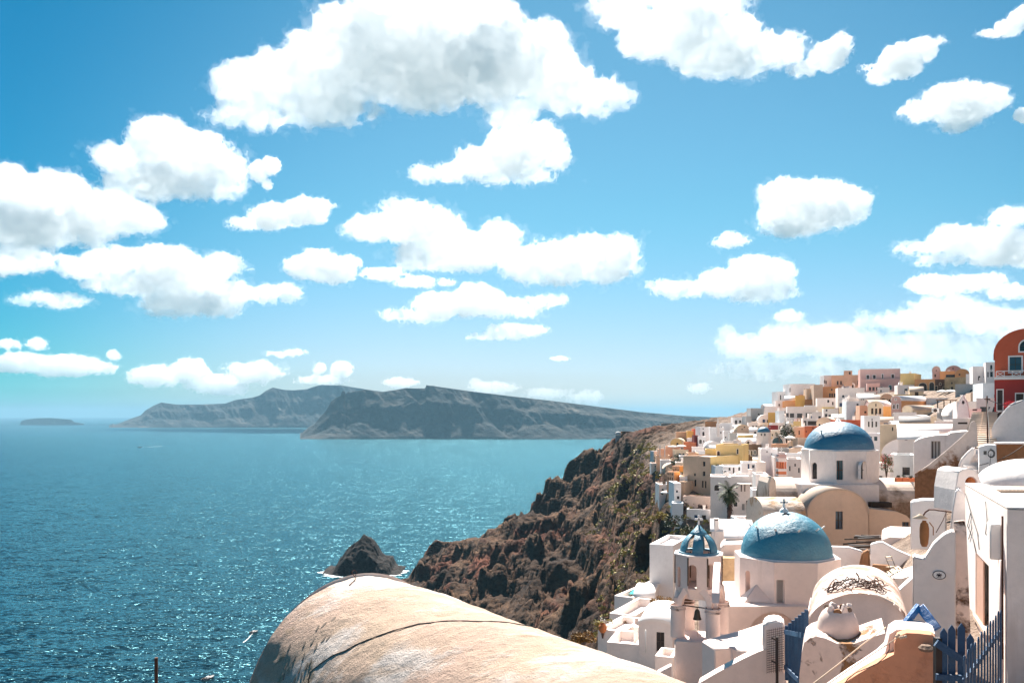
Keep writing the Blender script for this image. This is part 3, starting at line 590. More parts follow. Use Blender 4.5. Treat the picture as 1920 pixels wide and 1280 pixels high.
def house(label, xa, xb, yt, yb, col='whitewash', roof='flat', wins=(), side=(), d=None, rel=0., xs=None, dep=6., rise=None, fr=None, rc=None, name='house', cat='house', group=None, found=5., par=.28, side_col=None):
    if d is None: d = autod((xa + xb) / 2, yb)
    near_b = rel < 0; pc = xb if near_b else xa
    O = P(pc, yb, d); az = math.atan((pc - 960) / F); phi = -az + R(rel); t = Vector((math.cos(phi), math.sin(phi), 0)); n = Vector((-math.sin(phi), math.cos(phi), 0))
    w0 = Wall(O, t, n); z0, zt = O.z, P(pc, yt, d).z
    ka = w0.hit(xa, yb)[0]; kb = w0.hit(xb, yb)[0]; A = O + t * ka; B = O + t * kb; L = kb - ka
    if xs is not None:
        cn = B if near_b else A; sw = Wall(cn, n, t); dep = max(1.5, min(30., sw.hit(xs, yb)[0]))
    zf = z0 - found; cx = (A + B) / 2 + n * dep / 2
    root = thing(name, label, cat, (cx.x, cx.y, zf), group); LBL.append((label, (xa + xb) / 2, (yt + yb) / 2)); BOXES.append((xa if xs is None else min(xa, xs), xb if xs is None else max(xb, xs), yt, yb, d)); FOOT.append((cx.x, cx.y, (L + dep) / 2))
    fw = Wall(A, t, n); hs = openings(root, fw, wins, fr)
    mb = MB(); rc = rc or ('whitewash_clean' if col.startswith('white') else 'roof_tan')
    D = n * dep; up = Vector((0, 0, 1))
    sideA = Wall(A, n, t); sideB = Wall(B, n, -t)
    sA = openings(root, sideA, side, fr) if (side and not near_b) else []; sB = openings(root, sideB, side, fr) if (side and near_b) else []
    mats = [col, rc, side_col or col]
    def z_(v): return v
    if roof in ('flat', 'slab'):
        fw.face(mb, [(0, zf), (L, zf), (L, zt), (0, zt)], hs)
        mb.mi = 2 if side_col else 0
        sideA.face(mb, [(0, zf), (dep, zf), (dep, zt), (0, zt)], sA); sideB.face(mb, [(0, zf), (dep, zf), (dep, zt), (0, zt)], sB)
        mb.mi = 0
        Wall(A + D, t, -n).face(mb, [(0, zf), (L, zf), (L, zt), (0, zt)])
        th = min(.22, L * .2, dep * .2); q = [A, B, B + D, A + D]; iq = [A + t * th + n * th, B - t * th + n * th, B + D - t * th - n * th, A + D + t * th - n * th]
        zz = lambda p, z: Vector((p.x, p.y, z))
        mb.add([zz(p, zt) for p in q] + [zz(p, zt) for p in iq] + [zz(p, zt - par) for p in iq], [(i, (i + 1) % 4, 4 + (i + 1) % 4, 4 + i) for i in range(4)] + [(4 + i, 4 + (i + 1) % 4, 8 + (i + 1) % 4, 8 + i) for i in range(4)])
        mb.build('wall', mats, root)
        r = MB(); r.add([zz(p, zt - par + .01) for p in iq], [(0, 1, 2, 3)]); r.build('roof', rc, root)
        if d < 260 and L > 3 and dep > 3 and cat == 'house' and CH.random() < .55:
            q_ = A + t * L * CH.uniform(.2, .8) + n * dep * CH.uniform(.45, .8); ch_ = MB(); w__ = CH.uniform(.4, .6); hh_ = CH.uniform(.6, 1.1); ph_ = math.atan2(t.y, t.x)
            ch_.box((q_.x, q_.y, zt - par), (w__, w__, hh_), ph_); ch_.box((q_.x, q_.y, zt - par + hh_ + .12), (w__ + .12, w__ + .12, .08), ph_)
            for sx in (-1, 1): ch_.box(q_ + t * (sx * w__ * .4) + Vector((0, 0, zt - par + hh_ - q_.z)), (.08, w__, .12), ph_)
            ch_.build('chimney', 'whitewash', root)
    elif roof == 'v':
        zs = zt - (rise * d / F if rise else min(L / 2, (zt - z0) * .6)); hh = zt - zs
        ol = [(0, zf), (L, zf)] + arc(L / 2, zs, L / 2, hh, 14)
        fw.face(mb, ol, hs); Wall(A + D, t, -n).face(mb, ol)
        mb.mi = 2 if side_col else 0
        sideA.face(mb, [(0, zf), (dep, zf), (dep, zs), (0, zs)], sA); sideB.face(mb, [(0, zf), (dep, zf), (dep, zs), (0, zs)], sB); mb.build('wall', mats, root)
        r = MB(); th = .10; a1 = arc(L / 2, zs, L / 2 + th, hh + th, 16); a0 = arc(L / 2, zs, L / 2 - .02, hh - .02, 16); k = len(a1)
        fo = [fw.p(q, -.06) for q in a1]; bo = [fw.p(q, dep + .06) for q in a1]; fi = [fw.p(q, -.06) for q in a0]; bi = [fw.p(q, dep + .06) for q in a0]
        r.add(fo + bo, [(i, i + 1, k + i + 1, k + i) for i in range(k - 1)], True); r.add(fo + fi, [(i, i + 1, k + i + 1, k + i) for i in range(k - 1)]); r.add(bo + bi, [(i, i + 1, k + i + 1, k + i) for i in range(k - 1)])
        r.build('roof', rc, root)
    else:  # vx: barrel lying along the front wall
        zs = zt - (rise * d / F if rise else (zt - z0) * .45); hh = zt - zs
        fw.face(mb, [(0, zf), (L, zf), (L, zs), (0, zs)], hs); Wall(A + D, t, -n).face(mb, [(0, zf), (L, zf), (L, zs), (0, zs)])
        mb.mi = 2 if side_col else 0
        ol = [(0, zf), (dep, zf)] + arc(dep / 2, zs, dep / 2, hh, 14); sideA.face(mb, ol, sA); sideB.face(mb, ol, sB); mb.build('wall', mats, root)
        r = MB(); a1 = arc(dep / 2, zs, dep / 2 + .08, hh + .08, 18); k = len(a1)
        e0 = [sideA.p(q, -.08) for q in a1]; e1 = [sideA.p(q, L + .08) for q in a1]; r.add(e0 + e1, [(i, i + 1, k + i + 1, k + i) for i in range(k - 1)], True)
        for e, oo in ((e0, -.08), (e1, L + .08)):
            ii = [sideA.p((q[0], q[1]), oo) for q in arc(dep / 2, zs, dep / 2 - .02, hh - .02, 18)]; r.add(e + ii, [(i, i + 1, k + i + 1, k + i) for i in range(k - 1)])
        r.build('roof', rc, root)
    return root, fw, d
BOXES, FOOT, LBL = [], [], []; CH = random.Random(77)
W, WC, WP = 'whitewash', 'whitewash_cool', 'whitewash_pink'
# --- hilltop, from the left end of the skyline to the right
house('pale beige flat house, leftmost on the skyline, with one small square window', 1408, 1433, 765, 783, 'grey_wall', wins=[(1422.6, 776.5, 3.4, 3.4)], rel=12, dep=8)
house('little pale block stepping down from the left end of the skyline', 1399, 1409, 780, 795, 'grey_wall', rel=15)
house('low white wall like house along the skyline between the beige and pillared houses', 1434, 1462, 762, 775, WC, dep=4)
house('narrow white house at the foot of the pillared white house on the skyline', 1454, 1468, 750.5, 768, WC, wins=[(1461, 759, 2.4, 4, 'd')], rel=10)
house('white house with tall slim pillars and two dark openings on the skyline', 1458, 1480, 734, 758, WC, wins=[(1463.5, 745, 2.2, 9), (1473, 743.5, 3.6, 7)], rel=14, dep=9)
house('long white flat house with two tiny windows on the left skyline', 1482, 1528, 719.5, 748, WC, wins=[(1509, 729.8, 2.8, 3.2)], side=[(1481, 731, 2, 8)], rel=16, dep=10)
house('orange terrace house under the long white skyline house, with a white vaulted roof', 1471, 1492, 742, 768, 'orange', roof='vx', rise=9, rc='whitewash_clean', dep=7)
house('low orange parapet house in front of the white vault on the left of the hilltop', 1467, 1492, 752, 770, 'orange', dep=4)
house('ochre wedge house between the white vault and the beige tower', 1491, 1512, 741.5, 764, 'ochre', roof='slab', rel=-8)
house('small beige tower house with a white coping and one square window', 1512, 1527, 728.5, 760, 'tan', wins=[(1521.5, 738, 3, 4.5)], rel=10, fr='cream', rc='whitewash_clean')
house('tall plain tan house right of the small beige tower on the hilltop', 1526, 1543, 721, 760, 'beige', rel=8, dep=9)
house('orange house below the hilltop with three brown doors in a row', 1541, 1571, 724.5, 752, 'orange', wins=[(1559.5, 730.5, 2.6, 3.4), (1556, 740.8, 3, 7.4, 'd'), (1560.2, 740.8, 3, 7.4, 'd'), (1564.6, 740.8, 3, 7.4, 'd')], rel=-5)
house('white porch house at the left end of the orange hilltop palace', 1545, 1560, 703.5, 726, WC, wins=[(1549, 716.5, 2.4, 6, 'd'), (1546, 715.5, 2, 6)], rel=14)
house('large orange house on the hilltop with two doors and a brown window', 1559, 1613, 702.5, 728, 'peach', wins=[(1570.5, 717.5, 3, 7, 'd'), (1576.8, 717.5, 3, 7, 'd'), (1609.5, 717, 3.6, 7, 'r')], rel=-4, dep=9)
house('small orange roof tower with one window on the large orange hilltop house', 1582, 1598, 694.8, 706, 'peach', wins=[(1593.3, 699.3, 3, 5, 'r')], d=290, dep=5, found=3)
house('little white arched chapel before the orange hilltop house', 1592, 1603, 718, 731, W, 'v', wins=[(1599, 724, 3.4, 7, 'A')], rel=20, rise=5)
house('pink two storey mansion on the hilltop, its upper floor with white framed windows', 1613, 1688, 692, 715, 'pink', wins=[(1627.2, 706.4, 5, 7, 'r'), (1639.4, 706.2, 5, 7, 'r'), (1655, 705.2, 2.6, 8, 'r'), (1674, 705.2, 5, 7, 'r')], fr='white_paint', rel=4, dep=10, rc='whitewash_clean', d=282, found=8)
house('wide lower floor of the pink mansion with arched doorways and white frames', 1613, 1693, 711, 738, 'pink', wins=[(1626, 728, 6, 10, 'A'), (1635.8, 728, 5, 9, 'A'), (1653, 727, 8, 5, 'A'), (1669, 726.5, 6, 9, 'T'), (1685.4, 726.5, 7, 9, 'd')], fr='white_paint', d=276, dep=5, rc='whitewash_clean', found=8)
house('pink terrace wall house under the mansion with one little arched doorway', 1619, 1712, 732.5, 747, 'pink', wins=[(1667, 741.5, 3.4, 4.5, 'A')], fr='white_paint', d=262, dep=6, rc='roof_tan')
house('tiny white chapel on the pink terrace with one slit window', 1645, 1668, 726, 737, W, wins=[(1651.8, 733, 2.4, 4.4)], d=258, dep=4)
house('ochre house behind the white stairs right of the pink mansion', 1688, 1715, 699.5, 735, 'yellow', rel=-10, dep=9)
house('orange arcade with two big round arches right of the white stairs', 1715, 1753, 711, 738, 'orange', wins=[(1730.2, 727.5, 15, 20, 'A'), (1747, 724, 8.5, 15, 'A')], fr='cream', d=215)
house('dark stone house with a small arched window beside the orange arcade', 1752, 1772, 711, 738, 'stone_wall', wins=[(1763, 719.5, 2.6, 4, 'a'), (1769.6, 728, 2.6, 6, 'd'), (1755.5, 728, 4, 9, 'd')], fr='cream', d=216)
house('orange house faced with dotted stone panels, one brown door', 1771, 1813, 707.5, 739, 'speckled', wins=[(1784.8, 718.2, 3, 3), (1785, 727.8, 4, 6, 'd')], d=214, side_col='orange')
house('pink vaulted house with a round gable, leftmost of the domed group on the hilltop', 1748, 1763, 687, 712, 'pink', 'v', wins=[(1755.6, 694.6, 1.8, 2), (1753.5, 704, 3, 5, 'd')], fr=None, d=236, rise=8, dep=9)
house('orange flat house with a dark terrace set between the two rounded gables', 1762, 1792, 696, 712, 'orange', wins=[(1782, 704.6, 17, 5)], d=232, dep=6)
house('wide orange house with a rounded gable in the middle of the domed hilltop group', 1773, 1803, 686, 708, 'pink', 'v', wins=[(1787, 690.8, 2.4, 2.6)], d=244, rise=11, dep=10)
house('orange house with a sloping rounded roof and one round hole, right of the gables', 1791, 1817, 692, 713, 'orange', 'v', wins=[(1799, 702, 3, 3)], d=226, rise=9, dep=9)
house('low white house between the rounded orange gable and the tall white houses', 1811, 1825, 701, 722, WC, d=200)
house('plain white flat house with little dark openings near the red house', 1824, 1849, 687, 722, WC, wins=[(1836, 706.2, 4, 2.8), (1834.8, 710, 2, 6, 'd'), (1847, 685, 2.2, 4), (1846, 706, 4, 2.2)], d=185, rel=6)
house('tall white house with an arched window on the skyline beside the red house', 1848, 1866, 679, 716, WC, wins=[(1858.6, 688, 4, 8.4, 'a'), (1852.5, 702, 2.6, 9.6), (1859, 701.5, 5, 10), (1858.5, 694, 1.6, 1.6)], d=180, rel=4)
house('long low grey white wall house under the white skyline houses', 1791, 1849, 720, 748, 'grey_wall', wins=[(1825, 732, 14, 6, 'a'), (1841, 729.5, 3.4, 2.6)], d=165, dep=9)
house('beige stone cube with a white coping beside the white stairs', 1820, 1842, 736, 756, 'beige', d=130, rel=8, dep=5, rc='roof_tan')
house('bluish white wall house left of the red house', 1843, 1864, 718, 760, 'whitewash_blue', d=112, rel=14, dep=5)
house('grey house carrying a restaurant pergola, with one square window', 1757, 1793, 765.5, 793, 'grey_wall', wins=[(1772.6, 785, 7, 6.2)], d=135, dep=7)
house('long white roof terrace behind the restaurant pergola', 1737, 1795, 746, 758, W, d=170, dep=12)
# --- middle rows
house('white house with brown terrace and narrow white stairs, mid left of the hill', 1509, 1533, 748.5, 762, 'wood_brown', dep=4, rc='roof_tan')
house('white flat house with a small red framed window and dark door under the orange houses', 1532, 1580, 746, 766, W, wins=[(1553, 752, 3.6, 5), (1561.5, 756, 2.6, 6, 'd'), (1571.6, 754.5, 4.2, 13, 'r')], rel=4)
house('white house with a round attic hole and three dark windows in a row', 1571, 1621, 727, 756, W, wins=[(1581, 742.6, 4, 4.4, 'a'), (1581.2, 751.4, 4.6, 7.6), (1586.6, 751, 3, 7), (1597.2, 751, 4, 5.4)], rel=5, dep=8)
house('white cube house with one blue window in its upper right corner', 1587, 1613, 752, 786, 'whitewash_blue', wins=[(1608, 760.2, 4.2, 8, 'b')], rel=8, dep=7)
house('long white house with a deep shaded veranda in the middle of the hill', 1476, 1545, 762, 790, W, wins=[(1473.5 + 3, 778, 5, 8), (1485, 778.5, 8, 8), (1499.5, 779, 10, 8.6), (1521, 778, 21, 8.5)], rel=3, dep=7)
house('white house with dark doors right of the long shaded veranda', 1544, 1572, 766, 792, W, wins=[(1549, 780, 4.5, 9), (1556, 781, 5, 8), (1550, 769, 3, 4)], rel=3)
house('dark red cube house among the white houses', 1565.5, 1586, 765, 782, 'dark_red', dep=5)
house('bold ochre yellow house with a stepped diagonal wall and a dark doorway', 1440, 1462, 773, 802, 'ochre', wins=[(1456.5, 785, 5.5, 9, 'd')], rel=-6, dep=7)
house('pale blue white upright wall house beside the dark tree', 1461, 1471, 770, 802, 'whitewash_blue', rel=12)
house('cluster roof house with white vault behind the red wall, above the big blue dome', 1559, 1599, 777, 792, W, 'vx', rise=9, dep=5)
house('red wall house directly behind the big blue dome', 1557, 1621, 787, 812, 'terracotta', dep=4, rc='whitewash_clean')
house('white portico house with brown openings left above the big blue dome', 1505, 1535, 784, 804, W, wins=[(1509.5, 793, 5, 9, 'r'), (1523, 793, 17, 8, 'r')], rel=4)
house('ochre house with a rounded gable behind the left side of the big blue dome', 1531, 1558, 782.5, 812, 'cream', 'v', wins=[(1536.5, 797, 3.4, 6, 'a')], rel=-12, rise=12)
house('coral red house between the beige tower and the big blue dome', 1508.5, 1533, 799, 830, 'coral', wins=[(1511.5, 808.8, 2.4, 2.4), (1524, 802.5, 2.4, 2.6)], rel=-14, rc='roof_tan')
house('beige tower house with one slit window left of the big blue dome', 1488, 1509.5, 800, 836, 'cream', wins=[(1498.6, 810.6, 2.4, 8)], rel=14, rc='roof_tan', dep=6)
house('peach house beside the yellow gabled house, with a brown window', 1612, 1629, 760, 792, 'peach', wins=[(1622.6, 772.6, 4, 4, 'r')], rel=8)
house('row of small white domed roofs under the pink mansion', 1610, 1650, 741, 760, W, 'vx', rise=7, wins=[(1615, 748, 2, 3), (1619, 748, 2, 3)], dep=5)
house('yellow house with a rounded gable and three tall brown shutters', 1627, 1656, 752, 795, 'cream', 'v', wins=[(1635.3, 770.5, 4.6, 11, 'd'), (1642.6, 771.5, 4.6, 12, 'd'), (1650, 770.5, 4.6, 11, 'd'), (1642.2, 759, 2, 5.4)], xs=1673, rel=-24, rise=10, side_col='yellow', rc='whitewash_clean')
house('orange vaulted house with a balcony and a pink rounded gable', 1671, 1690, 742, 785, 'pink', 'v', wins=[(1676, 761.8, 3.6, 7.6, 'A'), (1683, 761.6, 2.6, 8), (1679.4, 748.5, 2, 2.6), (1676, 778, 4, 5), (1683, 778, 3, 6, 'd')], xs=1737, rel=-27, rise=9, side_col='orange', fr='white_paint', rc='whitewash_cool')
house('beige vaulted house with a tan barrel roof and an air conditioner', 1692, 1711, 760, 790, 'cream', 'v', xs=1754, rel=-27, rise=9, rc='roof_tan')
house('white front house with three tall slit windows below the yellow gabled house', 1620.5, 1650, 779, 835, WC, wins=[(1629, 795, 3, 10), (1635.6, 795, 3, 12), (1643, 795, 3.2, 10), (1635.2, 786, 1.8, 3.4)], rel=5, dep=6)
house('house with a bluish barrel roof in front of the beige vault', 1686, 1746, 781, 806, 'cream', 'vx', rise=11, rc='grey_roof', dep=5, d=112)
house('pale yellow wall house right of the slit windowed white house', 1650, 1686, 796, 835, 'cream', wins=[(1673.5, 804, 2.6, 7)], rel=-6, d=108)
house('white house with green shuttered ground floor windows behind the big blue dome', 1621, 1650, 812, 838, WC, wins=[(1631, 822, 7, 8, 't'), (1642, 822, 6, 8, 't')], d=102, dep=4)
# --- small churches and vaults left of the big dome
house('brown fronted house with a rounded vault on the left slope', 1382, 1405, 796, 824, 'tan', 'v', wins=[(1396, 800.5, 2.4, 2), (1391.5, 804.5, 2, 2)], rc='cream', rel=10, rise=9)
house('tan curved wall house below the brown rounded vault', 1383, 1412, 816, 834, 'yellow', dep=5, rel=-8, rc='roof_tan')
house('red wall house beside the small blue dome', 1440, 1459, 797, 814, 'red', wins=[(1443, 800.4, 4, 2, 'g')], dep=4, rc='whitewash_clean')
house('white side wing with tiny windows right of the small blue domed church', 1445, 1463, 806, 822, W, wins=[(1448.5, 815, 2.2, 4), (1455, 811, 2, 2)], dep=5)
house('white vault whose round end is painted teal', 1446, 1471, 817, 842, W, 'v', wins=[(1458, 826.5, 20, 14, 'T')], rel=-6, rise=13, dep=8)
house('small white vault with a teal half round end', 1427, 1441, 828.5, 850, W, 'v', wins=[(1434, 840, 8.5, 6, 'T')], rel=4, rise=7)
house('white cube church wall with two tiny holes', 1427, 1458, 841, 866, WC, wins=[(1438.2, 846.6, 2.2, 3), (1447, 850.7, 2.2, 2.4)], rel=5, dep=7, d=168)
house('dark stone house with three white framed openings', 1390, 1428, 833, 862, 'stone_wall', wins=[(1403, 847.2, 2.8, 7), (1409.4, 849, 3, 9, 'd'), (1415.6, 847.8, 2.8, 7)], fr='white_paint', rc='roof_tan', d=186)
house('white barrel vault with a brown arched end on the dark stone house', 1397, 1411, 824, 842, W, 'v', wins=[(1404, 830.6, 9, 7, 'A')], d=196, rise=8, dep=6)
house('long white vault left of the teal ended vault', 1385, 1428, 822, 840, W, 'vx', rise=10, d=204, dep=6)
house('grey plaster house behind the pink bell tower', 1457, 1480, 840, 862, 'grey_wall', rel=4, dep=5)
house('tan house with rounded corner behind the pink bell tower', 1479, 1502, 841, 864, 'beige', wins=[(1478.5, 856, 2, 7)], rel=-8, dep=6)
house('white stepped house with five small dark windows beside the big dome drum', 1476, 1507, 860, 893, W, wins=[(1481, 878, 2.8, 9), (1491, 871.5, 3, 5.4), (1498, 881.5, 3, 9), (1504, 866, 3.6, 7), (1504.5, 874, 3, 6)], rel=6, d=108)
house('white block with a flat roof between the pink tower and the big church', 1471, 1508, 852, 872, WC, d=116, dep=6, wins=[(1480, 866, 2, 3)])
# --- beige and yellow mansion and its surroundings
house('tall beige mansion with a yellow side wall, four small windows and two slits', 1281, 1332, 856, 940, 'tan', wins=[(1320, 869.4, 4.6, 8.6), (1320, 887.6, 4.6, 8.6), (1317.4, 907.4, 3, 13), (1322.8, 908, 3, 13), (1302.6, 889.4, 3.6, 5), (1303.4, 905, 4, 12.4)], xs=1392, rel=-32, side_col='yellow', d=165, rc='whitewash_pink', found=7)
house('upper yellow storey with a slit window and a dark arched door', 1342, 1392, 834, 870, 'yellow', wins=[(1347, 849.5, 5, 8, 'A'), (1383, 846, 2.8, 9)], fr='cream', d=172, rel=-8, rc='roof_tan', dep=9)
house('small yellow terrace room under a flat white awning', 1322, 1344, 842, 860, 'yellow', d=176, dep=5, rc='awning')
house('lower beige wing stepping down left of the tall beige mansion', 1273, 1284, 903, 935, 'tan', d=164, dep=5, rel=-20)
house('orange house with three arched windows left of the beige mansion', 1260, 1274, 873.5, 905, 'peach', wins=[(1263, 881.5, 2, 5, 'a'), (1266.8, 880.5, 2, 6, 'a'), (1270.8, 881.5, 2, 5, 'a')], xs=1289, rel=-35, side_col='orange', d=176, rc='roof_tan')
house('low orange house with two rows of small windows at the cliff edge', 1250, 1264, 884.5, 906, 'peach', wins=[(1252.5, 888, 2, 3), (1256, 888, 2, 3), (1260.4, 889, 2, 3), (1252.4, 896.5, 2, 6, 'd'), (1256.2, 897, 2, 6, 'd'), (1260.4, 898, 2, 6, 'd')], xs=1275, rel=-28, side_col='orange', d=170, rc='roof_tan')
house('white roof block between the low orange house and the beige wing', 1274, 1289, 893, 908, W, d=168, dep=4)
house('white cube house above the orange houses at the cliff edge', 1273, 1291, 855, 874, WC, wins=[(1277, 863.5, 2, 2.6)], d=200)
house('peach house behind the left corner of the beige mansion', 1290, 1310, 849, 876, 'peach', d=195, rel=5, rc='roof_tan')
house('white terrace house right above the orange houses', 1266, 1306, 867, 880, W, d=186, dep=5)
house('white arched cottage at the lower left end of the town', 1236, 1252, 908, 930, W, wins=[(1242.6, 918.5, 4, 6, 'a'), (1242, 925, 4, 4, 'a')], d=176, rel=8)
house('pale turquoise cottage with a pointed gable at the cliff edge', 1252, 1266, 905, 925, 'whitewash_blue', d=174, rel=6)
house('white tower cottage with two square windows left of the beige wing', 1264, 1277, 905.5, 950, WC, wins=[(1269.3, 921, 3.4, 3.8), (1271.5, 932.5, 4.6, 5.6)], d=162, rel=10)
house('round pale blue cistern house at the foot of the white tower cottage', 1260, 1281, 943, 959, 'whitewash_blue', d=157, dep=4, found=3)
house('stained retaining wall house below the tall beige mansion', 1280, 1345, 932, 972, 'stained_base', d=158, dep=3, rel=-12, found=10)
house('white house with a big arched window behind the palm tree', 1332, 1372, 893, 962, W, wins=[(1344, 914, 9, 11, 'a')], d=148, rel=0, dep=7, found=8)
house('white house with grey double doors and a barred window right of the palm', 1371, 1412, 893, 958, W, wins=[(1379, 945, 6.4, 8), (1393.5, 950, 5, 12, 'g'), (1401.5, 949, 7, 14, 'g'), (1381.4, 912.4, 2.4, 6), (1400.5, 940, 3.6, 4)], d=140, rel=-3, dep=8, found=8)
house('upper white house with two windows and a grey door above the palm', 1356, 1392, 874, 898, WC, wins=[(1368, 879, 3.6, 5.4), (1375.6, 881.6, 2.8, 11, 'd'), (1386.6, 878.4, 4.8, 7)], d=160, rel=3, dep=7)
house('rounded white room at the left of the upper white house', 1341, 1358, 873, 898, 'whitewash_blue', 'flat', d=162, rel=14, dep=5, wins=[(1356, 882.5, 3.6, 3)])
house('white house with a navy door and a blue window', 1391, 1421, 867, 898, WC, wins=[(1403.6, 874.5, 3.2, 10, 'B'), (1412.2, 874.3, 5, 6, 'b')], d=152, rel=3, dep=6)
house('white house with a grey door and three slit windows left of the stained vault', 1417, 1441, 889, 925, W, wins=[(1428, 903.5, 2.2, 8), (1421.8, 912, 2, 6), (1428.6, 914, 3.4, 10, 'g'), (1435, 914, 2.2, 6.4)], d=128, rel=5)
house('white stepped parapet house beside the dark doorway', 1418, 1436, 866, 895, W, d=150, wins=[(1431.4, 884.5, 2, 3.4)], dep=4, rel=10)
house('white lower terrace house at the foot of the slit windowed white house', 1411, 1442, 918, 955, WC, d=122, rel=4, dep=5)
# --- group at the far left end of the town
house('white church hall in shade with a curved gable at the far left end', 1312, 1332, 800, 830, WC, wins=[(1318.5, 803.6, 2, 2), (1319, 813, 4, 8, 'a')], rel=12, dep=8)
house('bright white house with two small windows side by side at the far left end', 1331, 1358, 801, 832, WC, wins=[(1347.2, 810.9, 2.2, 3.8), (1351.7, 810.8, 2.2, 3.8)], rel=3, dep=8)
house('red brown roof room behind the bright white house', 1322, 1344, 790, 802, 'brown_wall', d=330, dep=5)
house('white slanting house right of the little spire', 1350, 1375, 793, 812, WC, wins=[(1371, 797.4, 2.4, 2.4), (1352.8, 800.4, 2.4, 2.4)], rel=-5)
house('small white house with two dark slots below the slanting white house', 1357, 1370, 808, 834, WC, wins=[(1360.6, 819.5, 2, 3), (1366.4, 820, 2, 4)], rel=4)
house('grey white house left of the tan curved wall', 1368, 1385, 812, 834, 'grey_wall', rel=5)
house('red tower house at the far left end of the town', 1301, 1313, 804, 824, 'terracotta', wins=[(1307, 811.4, 2, 3.4)], rel=8)
house('dark red narrow house below the red tower house', 1301.5, 1309.5, 816, 844, 'dark_red', rel=8)
house('orange red house with a curved wall at the left end of the town', 1282, 1304, 829, 850, 'coral', rel=-10, dep=7, rc='roof_tan')
house('white house with little arches beside the dark red narrow house', 1309.5, 1324, 818, 842, WC, wins=[(1313.5, 827.5, 5, 8, 'a'), (1319.5, 827, 2, 4)], rel=6)
house('ochre house with pale steps left of the red tower', 1268, 1290, 810, 830, 'peach', rel=5, rc='cream')
house('small ochre cube left of the red tower', 1289, 1301, 808, 828, 'ochre', rel=5, rc='cream')
house('yellow vaulted house at the far left edge of the town', 1257, 1280, 822, 840, 'yellow', 'v', rel=-14, rise=10, rc='cream', wins=[(1270, 832, 4, 5, 'A')])
house('long peach house at the left edge with two white chimneys', 1235, 1262, 842, 858, 'peach', rel=5, rc='roof_tan')
house('tan terrace house under the yellow vaulted house', 1248, 1282, 836, 850, 'peach', rel=3, rc='awning')
house('pale orange house low on the left edge of the town', 1231, 1256, 853, 870, 'peach', rel=4, rc='roof_tan')
house('little white house lowest on the left edge of the slope', 1221, 1236, 868, 884, W, wins=[(1229, 874, 2.4, 3)], rel=6)
house('white beach coloured shed below the peach houses on the left slope', 1239, 1258, 862, 876, W, rel=3)
house('ruined brown castle block on the rock at the far end', 1167, 1183, 808.5, 826, 'brown_wall', rel=10, d=498, rc='brown_wall', name='castle_ruin', cat='ruin', wins=[(1172, 812, 2, 2.4)])
house('low stone ruin wall on top of the rocky headland', 1240, 1282, 793.5, 801, 'beige', d=425, rc='beige', name='castle_ruin', cat='ruin', dep=7)
house('white tower base of the domed ruin beside the brown castle block', 1154, 1164, 815, 832, 'grey_wall', d=500, name='castle_ruin', cat='ruin', dep=4)
# --- red house on the right edge
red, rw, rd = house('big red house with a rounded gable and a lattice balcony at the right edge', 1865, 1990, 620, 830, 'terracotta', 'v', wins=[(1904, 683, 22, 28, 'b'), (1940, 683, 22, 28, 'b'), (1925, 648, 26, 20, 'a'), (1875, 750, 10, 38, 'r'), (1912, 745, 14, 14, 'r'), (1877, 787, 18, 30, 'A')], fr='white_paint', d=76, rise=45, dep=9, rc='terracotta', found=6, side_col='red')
mb = MB()
for px0, px1, py0, py1 in [(1864, 1990, 703, 712)]:
    a = rw.hit(px0, py1); c = rw.hit(px1, py0); mb.obox(rw.p((a[0], a[1]), -.55), rw.t * (c[0] - a[0]), rw.n * .55, (0, 0, .22))
mb.build('balcony_slab', 'white_paint', red)
mb = MB(); a = rw.hit(1868, 707); c = rw.hit(1990, 697); zb, zt_ = a[1], rw.hit(1868, 697)[1]; L_ = c[0] - a[0]
for z_ in (zb + .02, zt_): mb.obox(rw.p((a[0], z_), -.52), rw.t * L_, rw.n * .06, (0, 0, .07))
k_ = int(L_ / .55)
for i in range(k_ + 1):
    s0 = a[0] + i * L_ / k_; mb.obox(rw.p((s0 - .03, zb), -.515), rw.t * .06, rw.n * .05, (0, 0, zt_ - zb))
    if i < k_ and i % 2 == 0: mb.beam(rw.p((s0, zb + .05), -.49), rw.p((s0 + L_ / k_, zt_), -.49), .04, .04, rw.n); mb.beam(rw.p((s0, zt_), -.485), rw.p((s0 + L_ / k_, zb + .05), -.485), .04, .04, rw.n)
mb.build('balcony_railing', 'white_paint', red)
lw_ = Wall(rw.O - rw.n * .06, rw.t, rw.n); mb = MB(); a = lw_.hit(1864.5, 713); c = lw_.hit(1990, 713); zb_ = lw_.hit(1864, 830)[1] - 5.9
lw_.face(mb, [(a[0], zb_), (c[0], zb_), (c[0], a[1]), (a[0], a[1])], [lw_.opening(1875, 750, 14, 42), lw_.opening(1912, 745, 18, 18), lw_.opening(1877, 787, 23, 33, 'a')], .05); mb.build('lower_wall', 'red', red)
mb = MB(); a = rw.hit(1864, 712); c = rw.hit(1990, 800); mb.obox(rw.p((a[0] - .04, rw.hit(1864, 832)[1]), -.05), rw.t * (c[0] - a[0]), rw.n * .04, (0, 0, a[1] - rw.hit(1864, 832)[1] - .02)) if False else None

